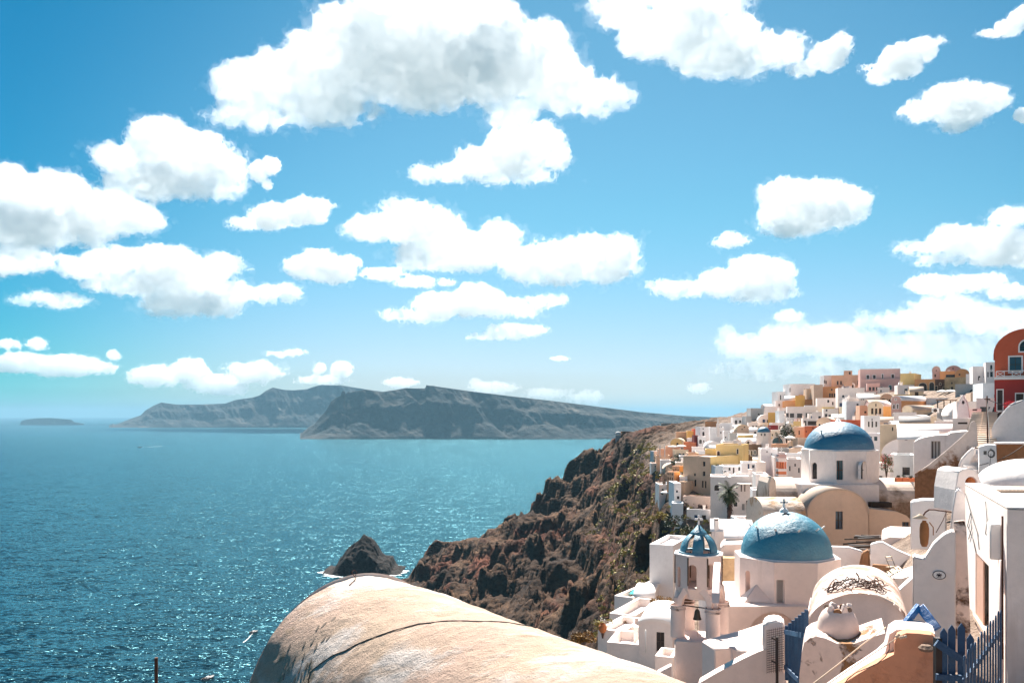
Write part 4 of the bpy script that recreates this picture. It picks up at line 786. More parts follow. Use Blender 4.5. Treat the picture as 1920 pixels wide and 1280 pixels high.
# ------------------------------------------------------------------ churches
def V2(x, y, z): return Vector((x, y, z))
def facepx(mb, poly, d, thick, holes=(), rev=.25, ang=0.):
    """solid whose front outline is given in photo points on an upright plane at depth d"""
    c = P(sum(p[0] for p in poly) / len(poly), Y0, d); t = V2(math.cos(R(ang)), math.sin(R(ang)), 0); n = V2(-t.y, t.x, 0); wl = Wall(V2(c.x, d, H), t, n)
    ol = [wl.hit(*p)[:2] for p in poly]; hs = [wl.opening(*h) for h in holes]
    wl.face(mb, ol, hs, rev); k = len(ol); b0 = [wl.p(q) for q in ol]; b1 = [wl.p(q, thick) for q in ol]
    mb.add(b0 + b1, [(i, (i + 1) % k, k + (i + 1) % k, k + i) for i in range(k)]); fl, t_ = mb.tri(b1); mb.add(fl, t_); return wl, hs
def solid(label, poly, d, thick, mat, name='wall', cat='wall', wins=(), fr=None, bevel=0, ang=None, rev=.25, group=None):
    if ang is None: ang = -math.degrees(math.atan((sum(q[0] for q in poly) / len(poly) - 960) / F)) 
    BOXES.append((min(q[0] for q in poly), max(q[0] for q in poly), min(q[1] for q in poly), max(q[1] for q in poly), d)); mb = MB(); wl, hs = facepx(mb, poly, d, thick, [w_[:4] + ((w_[4],) if len(w_) > 4 else ()) for w_ in wins], rev, ang)
    if not wins: return mb.solo(name, mat, label, cat, group, bevel=bevel)
    a = np.array(mb.v); root = thing(name, label, cat, ((a[:, 0].min() + a[:, 0].max()) / 2, (a[:, 1].min() + a[:, 1].max()) / 2, a[:, 2].min()), group)
    for w_, h in zip(wins, hs):
        nm, pane = KIND[w_[4] if len(w_) > 4 else 'w']
        if pane: wl.fill(root, h, nm, pane, fr, rev, leaf=nm == 'door')
    mb.build('wall', mat, root, bevel=bevel); return root
def flatpx(mb, poly, z, down):
    pts = [P(px, py, (H - z) * F / (py - Y0)) for px, py in poly]; mb.extr(pts, (0, 0, -down)); return pts
def octa(c, Rv, ph): return [V2(c[0] + Rv * math.sin(R(ph + 45 * k)), c[1] - Rv * math.cos(R(ph + 45 * k)), 0) for k in range(8)]
def octa_walls(mb, c, Rv, ph, z0, z1, wins=(), root=None, rev=.3, fr=None, top=True, inner=None):
    v = octa(c, Rv, ph); walls = []
    for k in range(8):
        a, b_ = v[k], v[(k + 1) % 8]; t = (b_ - a).normalized(); n = V2(-t.y, t.x, 0)
        if n.dot(V2(c[0], c[1], 0) - a) < 0: n = -n
        wl = Wall(V2(a.x, a.y, z0), t, n); walls.append((wl, (b_ - a).length))
    for k, (wl, L) in enumerate(walls):
        mine = [w_ for w_ in wins if w_[5] == k]; hs = [wl.opening(*w_[:5]) for w_ in mine]
        wl.face(mb, [(0, z0), (L, z0), (L, z1), (0, z1)], hs, rev)
        for w_, h in zip(mine, hs):
            nm, pane = KIND[w_[4]] if w_[4] in KIND else ('niche', None)
            if w_[4] == 'n' or w_[4] == 'an': fl, t_ = mb.tri([wl.p(q, rev) for q in h]); mb.add(fl, t_)
            elif pane and root: wl.fill(root, h, nm, pane, fr, rev)
    if top: mb.add([V2(p.x, p.y, z1) for p in v], [tuple(range(8))])
    return walls
def dome_prof(r, h, n=18, lip=.0): return ([(r + lip, -.02), (r + lip, .05)] if lip else []) + [(max(.01, r * math.cos(a)), h * math.sin(a) + (.05 if lip else 0)) for a in np.linspace(0, math.pi / 2, n)]
def cross(mb, c, h, w=.07):
    mb.box((c[0], c[1], c[2]), (w, w * .8, h)); mb.box((c[0], c[1], c[2] + h * .56), (h * .62, w * .8, w))
    for q in ((0, h), (-h * .31, h * .56 + w / 2), (h * .31, h * .56 + w / 2)): mb.lathe((c[0] + q[0], c[1], c[2] + q[1] - w * .7), [(.01, 0), (w * .75, w * .35), (w * .75, w), (.01, w * 1.4)], 8)
# near church with the turquoise dome
c1 = P(1474, 1039, 40); ch = thing('church', 'white octagonal church with the nearest turquoise dome and a lattice window', 'church', (c1.x, c1.y, H - 13))
mb = MB(); z1 = c1.z; zb = H - 8.35
octa_walls(mb, c1, 2.43, 15, zb, z1, [(1402, 1093, 9, 48, 'an', 6), (1463.6, 1112, 15, 50, 'w2', 7)], None, .32)
dr = mb.build('drum', 'whitewash_pink', ch, bevel=.05)
v = octa(c1, 2.43, 15); a_, b_ = v[7], v[0]; t_ = (b_ - a_).normalized(); lw = Wall(V2(a_.x, a_.y, zb), t_, V2(-t_.y, t_.x, 0)); q = lw.opening(1463.6, 1112, 15, 50)
s0, s1_, za, zt_ = q[0][0], q[1][0], q[0][1], q[2][1]
mb = MB(); fl, tt = mb.tri([lw.p(p, .31) for p in q]); mb.add(fl, tt); mb.build('lattice_backing', 'dark_pane', ch)
mb = MB(); st = .11
for sgn in (1, -1):
    k = -3
    for i in range(-20, 40):
        x0 = s0 + i * st; pts = []
        dx = (zt_ - za)
        for lam in np.linspace(0, 1, 40):
            x = x0 + (lam * dx if sgn > 0 else dx - lam * dx); 
            if s0 <= x <= s1_: pts.append((x, za + lam * dx))
        if len(pts) > 1: mb.beam(lw.p(pts[0], .2), lw.p(pts[-1], .2), .017, .02, lw.n)
for a, b in (((s0, za), (s0, zt_)), ((s1_, za), (s1_, zt_)), ((s0, za), (s1_, za)), ((s0, zt_), (s1_, zt_))): mb.beam(lw.p(a, .19), lw.p(b, .19), .06, .06, lw.n)
mb.build('lattice_window', 'white_paint', ch)
mb = MB(); mb.lathe((c1.x, c1.y, z1), dome_prof(2.06, 2.0, 26, .0), 56); dm = mb.build('dome', 'dome_blue', ch)
mb = MB(); mb.lathe((c1.x, c1.y, z1 - .02), [(2.13, 0), (2.13, .05), (2.07, .07)], 48); mb.build('dome_rim', 'whitewash_clean', ch)
mb = MB(); cz = z1 + 1.98; mb.lathe((c1.x - .1, c1.y, cz), [(.22, 0), (.2, .1), (.1, .2), (.05, .22)], 12); mb.build('cross_base', 'white_paint', ch)
mb = MB(); cx0 = c1.x - .1; mb.box((cx0, c1.y, cz + .2), (.11, .09, .44)); mb.box((cx0, c1.y, cz + .42), (.36, .09, .10)); mb.build('cross', 'white_paint', ch, bevel=.015)
mb = MB(); mb.beam((cx0 - .28, c1.y - .5, cz - .02), (cx0 + .3, c1.y - .42, cz - .06), .05, .04); mb.beam((cx0 - .1, c1.y - .35, cz), (cx0 + .15, c1.y - .62, cz - .1), .05, .04); mb.build('lamp_bracket', 'iron', ch)
for k in range(10):
    a = R(-150 + 36 * k + 8); e = R(40); p = V2(c1.x + 2.06 * math.cos(e) * math.sin(a), c1.y - 2.06 * math.cos(e) * math.cos(a), z1 + 2.0 * math.sin(e)); o = (p - V2(c1.x, c1.y, z1)).normalized()
    mb = MB(); mb.beam(p - o * .05, p + o * .16, .09, .05); mb.build('step_peg', 'white_paint', ch)
mb = MB(); x0, x1 = P(1362, 0, 37.4).x, P(1362, 0, 37.4).x + 6.9
wl = Wall(V2(x0, 37.4, zb), (1, 0, 0), (0, 1, 0)); hs = [wl.opening(1450, 1178, 96, 64, 'a')]
wl.face(mb, [(0, zb - 5), (6.9, zb - 5), (6.9, zb), (0, zb)], hs, .5); fl, tt = mb.tri([wl.p(q, .5) for q in hs[0]]); mb.add(fl, tt)
mb.add([(x0, 37.4, zb), (x1, 37.4, zb), (x1, 43, zb), (x0, 43, zb), (x0, 37.4, zb - 5), (x1, 37.4, zb - 5), (x1, 43, zb - 5), (x0, 43, zb - 5)], [(0, 1, 2, 3), (0, 3, 7, 4), (1, 2, 6, 5), (3, 2, 6, 7)])
for th in (-52.5, 37.5):
    a = R(th); o = V2(math.sin(a), -math.cos(a), 0); sx = V2(math.cos(a), math.sin(a), 0); pc = V2(c1.x, c1.y, zb); mb.add([pc + o * 2.2 + sx * .93, pc + o * 2.2 - sx * .93, pc + o * 3.2, pc + o * 2.2 + V2(0, 0, .75)], [(0, 1, 2), (0, 2, 3), (1, 2, 3)])
mb.build('base', 'whitewash_pink', ch, bevel=.04)
# big church with the deeper blue dome
c2 = P(1574, 842, 64); ch = thing('church', 'big white church with the larger deep blue dome above a round gabled nave', 'church', (c2.x, c2.y, H - 11))
mb = MB(); z1 = c2.z; zb = H - 4.95
octa_walls(mb, c2, 2.76, -25, zb, z1, [(1526.8, 882, 10, 31, 'a', 7), (1574, 881, 14, 36, 'T', 0), (1620, 881, 11, 33, 'a', 1)], ch, .22)
mb.build('drum', 'whitewash', ch, bevel=.05)
mb = MB(); mb.lathe((c2.x - .05, c2.y, z1), dome_prof(2.47, 2.08, 26), 56); mb.build('dome', 'dome_blue_deep', ch)
mb = MB(); mb.lathe((c2.x - .05, c2.y, z1 - .02), [(2.6, 0), (2.6, .06), (2.48, .09)], 48); mb.build('dome_rim', 'whitewash_clean', ch)
mb = MB(); mb.lathe((c2.x - .1, c2.y, z1 + 2.05), [(.26, 0), (.05, .26), (.01, .27)], 4); mb.tube([(c2.x - .1, c2.y, z1 + 2.3), (c2.x - .1, c2.y, z1 + 2.75)], .02, 6); mb.build('finial', 'white_paint', ch)
mb = MB(); p = V2(c2.x - 1.75, c2.y - 1.0, z1 + 1.25); mb.box(p - V2(0, .1, .65), (.06, .06, .8)); mb.box(p + V2(-.03, -.1, .12), (.2, .08, .06)); mb.build('lightning_rod', 'teal_paint', ch)
mb = MB(); xa, xb = P(1503, 0, 61).x, P(1649, 0, 61).x; mb.obox((xa, 61, zb - 4), (xb - xa, 0, 0), (0, 6, 0), (0, 0, 4)); mb.build('base', 'whitewash', ch, bevel=.05)
nv = Wall(P(1514, 962, 58.4), (1, 0, 0), (0, 1, 0)); L = P(1628, 962, 58.4).x - nv.O.x; zs = nv.O.z; hh = P(0, 917, 58.4).z - zs; mb = MB(); z0 = P(0, 1060, 58.4).z
hs = openings(ch, nv, [(1573.5, 975, 14, 34, 'b')], None)
ol = [(0, z0), (L, z0)] + arc(L / 2, zs, L / 2, hh, 20); nv.face(mb, ol, hs, .25); mb.obox(nv.p((0, z0), .01), (.01, 0, 0), (0, 2.6, 0), (0, 0, zs - z0)); mb.build('nave_gable', 'cream_pink', ch)
mb = MB(); a1 = arc(L / 2, zs, L / 2 + .06, hh + .06, 22); a0 = arc(L / 2, zs, L / 2 - .25, hh - .25, 22); k = len(a1); A_ = [nv.p(q, -.07) for q in a1]; B_ = [nv.p(q, 2.6) for q in a1]; C_ = [nv.p(q, -.07) for q in arc(L / 2, zs, L / 2 - .03, hh - .03, 22)]
mb.add(A_ + B_, [(i, i + 1, k + i + 1, k + i) for i in range(k - 1)], True); mb.add(A_ + C_, [(i, i + 1, k + i + 1, k + i) for i in range(k - 1)]); mb.build('nave_roof', 'roof_tan', ch)
mb = MB(); wl, hs = facepx(mb, [(1628, 1060), (1628, 952), (1650, 955), (1680, 958), (1700, 966), (1709, 975), (1709, 1060)], 58.8, 3.2, [(1698.5, 987, 14, 18, 'w')]); wl.fill(ch, hs[0], 'window', 'blue_pane', None, .25); mb.build('side_chapel', 'cream_pink', ch, bevel=.03)
mb = MB(); p = P(1634, 951, 60.2); mb.obox(p, (1.45, 0, 0), (0, .6, 0), (0, 0, .35)); mb.build('roof_shadow_slab', 'wood_dark', ch)  # slab coloured dark in place of the base block's cast shadow
def barrel(root, name, pxa, pxb, ytop, ybot, d, mat, dep=None, capm=None):
    a, b_ = P(pxa, ybot, d), P(pxb, ybot, d); h = P(0, ytop, d).z - a.z; r = (dep or 2.2 * h) / 2; mb = MB(); sd = Wall(a, (0, 1, 0), (1, 0, 0)); ol = [(0, a.z - 4)] + [(2 * r, a.z - 4)] + arc(r, a.z, r, h, 20)
    n_ = len(ol); e0 = [sd.p(q) for q in ol]; e1 = [sd.p(q, b_.x - a.x) for q in ol]; mb.add(e0 + e1, [(i, (i + 1) % n_, n_ + (i + 1) % n_, n_ + i) for i in range(n_)], False)
    for e in (e0, e1): fl, tt = mb.tri(e); mb.add(fl, tt)
    return mb.build(name, mat, root)
barrel(ch, 'transept_vault', 1455, 1506, 899, 940, 61.6, 'stained_barrel', 5)
barrel(ch, 'transept_vault', 1647, 1722, 900, 950, 61.2, 'stained_barrel', 5)
mb = MB(); facepx(mb, [(1440, 945), (1440, 905), (1444, 893), (1450, 892), (1455, 902), (1456, 945)], 61, 2.5); mb.build('buttress', 'stained_barrel', ch, bevel=.1)
barrel(ch, 'lower_roof', 1431, 1511, 937, 962, 55, 'barrel_roof', 4)
# small blue domed churches far away
def small_church(label, px, ytop, yrim, ybot, w, d, wins, mat='dome_blue_deep'):
    c = P(px, yrim, d); r = w / 2 * d / F; root = thing('church', label, 'church', (c.x, c.y, P(px, ybot, d).z - 3)); mb = MB()
    octa_walls(mb, c, r * 1.18, 22, P(px, ybot, d).z - 3, c.z, [], root); mb.build('drum', 'whitewash', root)
    mb = MB(); mb.lathe((c.x, c.y, c.z), dome_prof(r, P(px, ytop, d).z - c.z, 12), 28); mb.build('dome', mat, root)
    mb = MB(); zt = P(px, ytop, d).z; cross(mb, (c.x, c.y, zt - .05), .6, .09); mb.build('cross', 'white_paint', root)
    fw = Wall(V2(c.x - r, c.y - r * 1.2, c.z), (1, 0, 0), (0, 1, 0)); 
    for w_ in wins: h = fw.opening(*w_); fw.fill(root, h, 'window', 'dark_pane', None, -.02)
small_church('small white church with a little blue dome on the left slope', 1432, 799.5, 810, 822, 23, 190, [(1427.5, 814.5, 2.2, 4, 'a'), (1434, 814.5, 2.4, 4.6, 'a')])
# ------------------------------------------------------------------ open bell tower
tc = V2(P(1310, 0, 34.5).x, 34.5, 0); bt = thing('bell_tower', 'white bell tower with an open turquoise rib crown beside the nearest dome', 'bell tower', (tc.x, tc.y, H - 12))
zr = H - 260 * 34.5 / F; z0 = H - 6.86
mb = MB(); octa_walls(mb, tc, .99, 8, z0, zr, [(1298, 1083, 16, 49, 'ao', 7), (1332, 1081, 12, 48, 'ao', 0), (1273, 1082, 6, 40, 'ao', 6), (1350.5, 1080, 4, 40, 'ao', 1)], None, .22, top=False)
v_ = octa(tc, .99, 8)
for k in (2, 3, 4, 5): pass
mb.add([V2(p.x, p.y, zr) for p in v_] + [V2(tc.x + (p.x - tc.x) * .72, tc.y + (p.y - tc.y) * .72, zr) for p in v_], [(i, (i + 1) % 8, 8 + (i + 1) % 8, 8 + i) for i in range(8)])
mb.add([V2(p.x, p.y, z0) for p in v_], [tuple(range(8))])
mb.add([V2(p.x, p.y, z0) for p in v_] + [V2(tc.x + (p.x - tc.x) * .82, tc.y + (p.y - tc.y) * .82, z0 - .45) for p in v_], [(i, (i + 1) % 8, 8 + (i + 1) % 8, 8 + i) for i in range(8)])
mb.build('belfry', 'whitewash_pink', bt)
for k in range(8):
    p = v_[k]; o = (p - tc).normalized(); mb = MB(); mb.tube([V2(p.x, p.y, z0 + .12) + o * .0, V2(p.x, p.y, zr - .03) + o * .0], .032, 5); mb.build('corner_strip', 'stone_wall', bt)
mb = MB(); ov = octa(tc, 1.03, 8); iv = octa(tc, .7, 8); mb.add([V2(p.x, p.y, zr + .004) for p in ov] + [V2(p.x, p.y, zr + .06) for p in ov] + [V2(p.x, p.y, zr + .06) for p in iv] + [V2(p.x, p.y, zr + .004) for p in iv], [(i, (i + 1) % 8, 8 + (i + 1) % 8, 8 + i) for i in range(8)] + [(8 + i, 8 + (i + 1) % 8, 16 + (i + 1) % 8, 16 + i) for i in range(8)] + [(16 + i, 16 + (i + 1) % 8, 24 + (i + 1) % 8, 24 + i) for i in range(8)]); mb.build('cornice', 'whitewash', bt, bevel=.012)
for k in range(6):
    th = R(-15 + 60 * k) - math.pi / 2; mb = MB(); hw = R(16.5); pr = []
    for a in np.linspace(0, R(72), 12): pr.append((.76 * math.cos(a), .05 + .86 * math.sin(a)))
    inn = [(r_ - .07, z_ - .02) for r_, z_ in pr]; NW = 5
    def ring(prf): return [[V2(tc.x + r_ * math.cos(th + (j / (NW - 1) * 2 - 1) * hw * (1 + .45 * (1 - r_ / .76))), tc.y + r_ * math.sin(th + (j / (NW - 1) * 2 - 1) * hw * (1 + .45 * (1 - r_ / .76))), zr + z_) for j in range(NW)] for r_, z_ in prf]
    o_, i_ = ring(pr), ring(inn); n_ = len(pr); vs = [p for row in o_ for p in row] + [p for row in i_ for p in row]; off = n_ * NW; fs = []
    for r_ in range(n_ - 1):
        for j in range(NW - 1): fs += [(r_ * NW + j, r_ * NW + j + 1, (r_ + 1) * NW + j + 1, (r_ + 1) * NW + j), (off + r_ * NW + j, off + r_ * NW + j + 1, off + (r_ + 1) * NW + j + 1, off + (r_ + 1) * NW + j)]
        for j in (0, NW - 1): fs.append((r_ * NW + j, (r_ + 1) * NW + j, off + (r_ + 1) * NW + j, off + r_ * NW + j))
    mb.add(vs, fs); mb.build('crown_rib', 'dome_blue', bt)
mb = MB(); mb.lathe((tc.x, tc.y, zr), [(.82, .06), (.82, .13), (.66, .13), (.66, .06)], 32, smooth=False); mb.build('crown_ring', 'dome_blue', bt)
mb = MB(); mb.lathe((tc.x, tc.y, zr), [(.36, .80), (.30, .90), (.17, 1.02), (.06, 1.16), (.01, 1.18)], 20); mb.lathe((tc.x, tc.y, zr), [(.36, .80), (.01, .80)], 20); mb.build('crown_cap', 'dome_blue', bt)
mb = MB(); cross(mb, (tc.x, tc.y, zr + 1.14), .40, .07); mb.build('cross', 'white_paint', bt)
cn = [V2(tc.x + .05 + q[0], tc.y + q[1], 0) for q in ((-.95, -.3), (.3, -.95), (.95, .3), (-.3, .95))]; zc = H - 7.6; zf = H - 8.85
mb = MB()
for k in range(4):
    a, b_ = cn[k], cn[(k + 1) % 4]; t_ = (b_ - a).normalized(); L = (b_ - a).length; n_ = V2(-t_.y, t_.x, 0); wl = Wall(V2(a.x, a.y, zc), t_, n_); r_ = L / 2 - .2
    ol = [(0, zc), (.2, zc)] + [(L / 2 - r_ * math.cos(x), zc + .62 * math.sin(x)) for x in np.linspace(0, math.pi, 14)] + [(L - .2, zc), (L, zc), (L, zc + .3), (L * .82, z0 + .02), (L * .18, z0 + .02), (0, zc + .3)]
    mb.extr([wl.p(q, -.16) for q in ol], n_ * .34)
mb.build('arches', 'whitewash_pink', bt, bevel=.02)
for p in cn:
    mb = MB(); mb.lathe((p.x, p.y, zf), [(.29, 0), (.28, zc - zf)], 18); cl = mb.build('column', 'whitewash_pink', bt)
    mb = MB()
    for q in (.0, .12): mb.lathe((p.x, p.y, zc - .18 + q), [(.29, 0), (.325, .02), (.325, .07), (.29, .09)], 18)
    mb.build('capital', 'peeling_grey', cl)
mb = MB(); mb.obox((cn[0].x - .25, cn[0].y - .5, zf - 3.5), (1.1, -.35, 0), (.75, 1.6, 0), (0, 0, 3.5)); mb.build('plinth', 'whitewash_pink', bt, bevel=.06)
mb = MB(); mb.beam(V2(cn[0].x, cn[0].y, zc + .02), V2(cn[1].x, cn[1].y, zc - .02), .04, .04); mb.build('bell_beam', 'iron', bt)
bp = (cn[0] + cn[1]) / 2 + V2(.08, 0, zc - .02); mb = MB(); mb.lathe(bp - V2(0, 0, .48), [(.165, 0), (.17, .02), (.14, .1), (.115, .22), (.105, .32), (.06, .40), (.02, .42), (.01, .48)], 20)
mb.tube([bp - V2(0, 0, .5), bp - V2(0, 0, .42)], .025, 6); bl = mb.solo('bell', 'bronze', 'dark bronze bell hanging in the arch of the white bell tower', 'bell')
mb = MB(); mb.tube([bp - V2(0, 0, .5), bp - V2(-.02, .02, 1.15)], .012, 5); mb.build('bell_rope', 'rope', bl)
# ------------------------------------------------------------------ pink striped bell tower, spires and belfries further back
def stacked(label, px, d, tiers, mats, name='bell_tower', cat='bell tower', crossed=True):
    b0 = P(px, tiers[-1][1], d); root = thing(name, label, cat, (b0.x, b0.y, b0.z - 2))
    for (y0, y1, w_, m, nm) in tiers:
        mb = MB(); ww = w_ * d / F; zz0, zz1 = P(0, y1, d).z, P(0, y0, d).z
        if nm == 'arcade':
            for i in (-1, -.33, .33, 1):
                for j in (-1, 1): mb.box((b0.x + i * (ww / 2 - .08), b0.y + j * (ww / 2 - .1), zz0), (.16, .16, zz1 - zz0))
            mb.box((b0.x, b0.y, zz0), (ww * .5, ww * .5, zz1 - zz0))
        else: mb.box((b0.x, b0.y, zz0 - (2 if (y0, y1) == tiers[-1][:2] else 0)), (ww, ww, zz1 - zz0 + (2 if (y0, y1) == tiers[-1][:2] else 0)))
        mb.build(nm, m, root)
    if crossed: mb = MB(); cross(mb, (b0.x, b0.y, P(0, tiers[0][0], d).z), .5, .08); mb.build('cross', 'white_paint', root)
stacked('pink and white striped bell tower left of the big church', 1465, 100, [(847, 851, 11, 'whitewash', 'cap'), (851, 858, 14, 'pink', 'band'), (858, 865, 16, 'whitewash_pink', 'cornice'), (865, 878, 15, 'coral', 'arcade'), (878, 883, 17, 'whitewash_pink', 'cornice'), (883, 888.5, 15, 'coral', 'band'), (888.5, 892, 17, 'whitewash_pink', 'cornice'), (892, 904, 15, 'orange', 'band')], None)
stacked('thin white spire on the church hall at the far left end', 1346, 300, [(786, 794, 2.4, 'whitewash', 'shaft'), (794, 808, 5, 'whitewash', 'shaft')], None, 'spire', 'spire')
stacked('small orange and white belfry below the palm tree', 1409, 92, [(973, 978, 7, 'whitewash_pink', 'cap'), (978, 988, 9, 'coral', 'arcade'), (988, 1000, 11, 'peach', 'band')], None, 'belfry', 'belfry', False)
for k, px in enumerate((1237.5, 1246.5)): stacked(('left' if k == 0 else 'right') + ' one of two slim white chimneys on the long peach house', px, 300, [(834, 846, 1.7, 'whitewash', 'shaft')], None, 'chimney', 'chimney', False)
stacked('white chimney with a dark slot on the vaulted roof behind the bell tower', 1343, 50, [(971, 973, 9, 'whitewash', 'cap'), (973, 975, 6.5, 'wood_dark', 'slot'), (975, 989, 8, 'whitewash', 'shaft')], None, 'chimney', 'chimney', False)
mb = MB(); c = P(1159, 814, 500); mb.lathe(c, dome_prof(1.9, 1.7, 8), 16); mb.solo('dome', 'grey_wall', 'tiny pale dome on the ruin at the far end of the headland', 'dome')
# ------------------------------------------------------------------ middle ground houses near the churches
solid('white house with a grey panelled door and a wavy roof edge', [(1713, 895), (1713, 829), (1722, 823), (1735, 819), (1753, 816), (1777, 815), (1783, 811), (1795, 809.5), (1816, 808), (1816, 895)], 49, 4.5, 'whitewash', 'house', 'house', wins=[(1754.5, 843, 18, 33, 'g')], fr=None, bevel=.08)
house('long white barrel vaulted house behind the grey door house', 1683, 1816, 796, 826, W, 'vx', rise=14, d=82, dep=4, found=1)
house('nearer long white barrel vaulted house with a tiny dark vent', 1684, 1760, 809, 852, W, 'vx', rise=15, d=73, dep=4, found=1, wins=[(1699, 824, 5, 2.4)])
house('pale blue white house with a dark window above three flower boxes', 1676, 1713, 852, 903, 'whitewash_blue', wins=[(1699, 883, 14, 15)], d=67, dep=3, rc='roof_tan')
solid('sloping stair wall with big brown damp stains', [(1715, 935), (1715, 888), (1740, 872), (1770, 848), (1800, 822), (1816, 807), (1820, 792), (1826, 788.5), (1831, 794), (1834, 836), (1826, 840), (1817, 844), (1804, 858), (1797, 872), (1795, 884), (1763, 892), (1761, 935)], 44, .45, 'stained_stair', bevel=.05)
solid('dark damp wall under the arch of the stained stair wall', [(1755, 940), (1755, 884), (1800, 880), (1800, 940)], 46, .4, 'brown_wall')
solid('curved white parapet of the steps beside the stained stair wall', [(1798, 884), (1797, 872), (1802, 860), (1815, 846), (1825, 838), (1830, 840), (1829, 850), (1820, 868), (1812, 882)], 42.5, .9, 'whitewash', bevel=.12)
solid('white wall cabinet block with cables and a square hatch', [(1834, 890), (1834, 838), (1850, 833), (1868, 834), (1870, 890)], 41, 1.6, 'whitewash_cool', 'utility_block', 'utility block', wins=[(1847, 848.5, 6, 7, 'g')], bevel=.04)
solid('brown stained wall in a recess under the pale blue house', [(1866, 872), (1866, 832), (1925, 832), (1925, 872)], 45, .6, 'brown_wall')
solid('white coping ledge over the brown stained wall', [(1863, 832.5), (1863, 829.5), (1930, 829.5), (1930, 832.5)], 44.6, 1.5, 'whitewash_clean')
solid('pale blue white house with a sloping roof edge at the right, before the red house', [(1860, 835), (1859, 805), (1864, 792), (1880, 772), (1893, 758), (1905, 752), (1922, 748), (1990, 745), (1990, 835)], 55, 5, 'whitewash_cool', 'house', 'house', bevel=.1)
house('white house with a brown slot between the chapel belfry and the stairs', 1816, 1840, 766, 800, W, d=84, rel=8, dep=5, wins=[(1828, 768, 9, 2.6)])
solid('white chapel belfry with a pointed top and a leaning pole', [(1793, 793), (1793.5, 762), (1798, 752), (1802, 745), (1804, 739), (1807, 739), (1809, 746), (1813, 750), (1816, 762), (1821, 793)], 80, 2.2, 'whitewash_cool', 'belfry', 'belfry', wins=[(1806, 754, 4, 6, 'n'), (1815, 787, 4, 3.4)], bevel=.06)
house('white house below the chapel belfry with a long brown bench', 1786, 1822, 784, 806, W, d=74, dep=4, wins=[(1805, 793, 18, 3.4, 'r')])
house('beige chimney block beside the bluish barrel roof', 1745, 1756, 780, 800, 'cream', d=104, dep=3)
house('pale house with a flat roof under the restaurant pergola', 1752, 1790, 790, 806, W, d=98, dep=4)
st_ = thing('staircase', 'pale stone stairs climbing beside the red house', 'staircase', tuple(P(1845, 845, 50)))
for i in range(17):
    f = i / 16; d = 49 + 24 * f; p = P(1848 + 8 * f, 838 - 66 * f, d); mb = MB(); mb.obox((p.x - .55, p.y, p.z - 1.2), (1.25, .1, 0), (-.1, 1.6, 0), (0, 0, 1.2)); mb.build('step', 'roof_tan', st_)
solid('slanting white parapet of the stairs beside the red house', [(1838, 842), (1838, 800), (1850, 775), (1863, 752), (1866, 752), (1852, 800), (1846, 842)], 75, .4, 'whitewash')
st_ = thing('staircase', 'short white steps beside the curved parapet', 'staircase', tuple(P(1820, 882, 41.5)))
for i in range(6):
    p = P(1824 + 2.2 * i, 880 - 7.5 * i, 41.8 + .35 * i); mb = MB(); mb.obox((p.x - .35, p.y, p.z - .7), (.8, 0, 0), (0, .6, 0), (0, 0, .7)); mb.build('step', 'whitewash', st_, bevel=.03)
solid('white wall beside the brown jar, with a flat top', [(1707, 1030), (1707, 941), (1730, 937), (1775, 938), (1775, 1030)], 39, 1.2, 'whitewash_cool', bevel=.05)
solid('white retaining wall right of the nearest dome', [(1556, 1075), (1556, 1024), (1590, 1025), (1617, 1033), (1617, 1075)], 46, .4, 'whitewash_cool', bevel=.05)
solid('white wall with a sloping top above the small brown terrace', [(1632, 1068), (1632, 1020), (1648, 1015.5), (1655, 1016), (1680, 1030), (1712, 1044), (1712, 1068)], 42, .5, 'whitewash_cool', bevel=.05)
solid('rough brown broken wall end between the two white walls', [(1606, 1080), (1616, 1036), (1630, 1030), (1633, 1080)], 44.5, .6, 'brown_wall', bevel=.08)
solid('brown planter wall of the small terrace', [(1633, 1080), (1636, 1058), (1668, 1060), (1671, 1080)], 37, .3, 'brown_wall')
solid('white terrace floor wall under the folding chairs', [(1625, 1130), (1640, 1081), (1690, 1084), (1715, 1076), (1715, 1130)], 35.6, 2.2, 'whitewash_clean', 'terrace', 'terrace')
solid('thick white sloping wall left of the plaque wall', [(1672, 1150), (1684, 1108), (1711, 1083), (1714, 1083), (1714, 1150)], 30, .8, 'whitewash_clean', bevel=.05)
solid('speckled brown stone wall behind the bell tower', [(1352, 1105), (1352, 1046), (1382, 1046), (1382, 1105)], 45, .8, 'speckled')
solid('pink stucco wall ledge above the speckled stone wall', [(1350, 1048), (1350, 1028), (1357, 1020), (1410, 1018), (1410, 1048)], 46, 2.2, 'whitewash_pink', bevel=.05)
house('white barrel vaulted house behind the bell tower with a white chimney', 1334, 1410, 982, 1022, W, 'vx', rise=14, d=50, dep=3.4)
house('small white vault tucked before the barrel vaulted house behind the bell tower', 1360, 1408, 999, 1016, W, 'vx', rise=9, d=47.5, dep=2)
solid('pinkish flat roof terrace between the big church and the brown jar', [(1650, 1060), (1652, 1012), (1668, 1006), (1715, 1008), (1715, 1060)], 47, 5, 'whitewash_pink', 'terrace', 'terrace', bevel=.05)
solid('pale green plastered wall strip under the side chapel window', [(1672, 1016), (1673, 1001), (1708, 999), (1708, 1016)], 53, .4, 'grey_wall', bevel=.02)
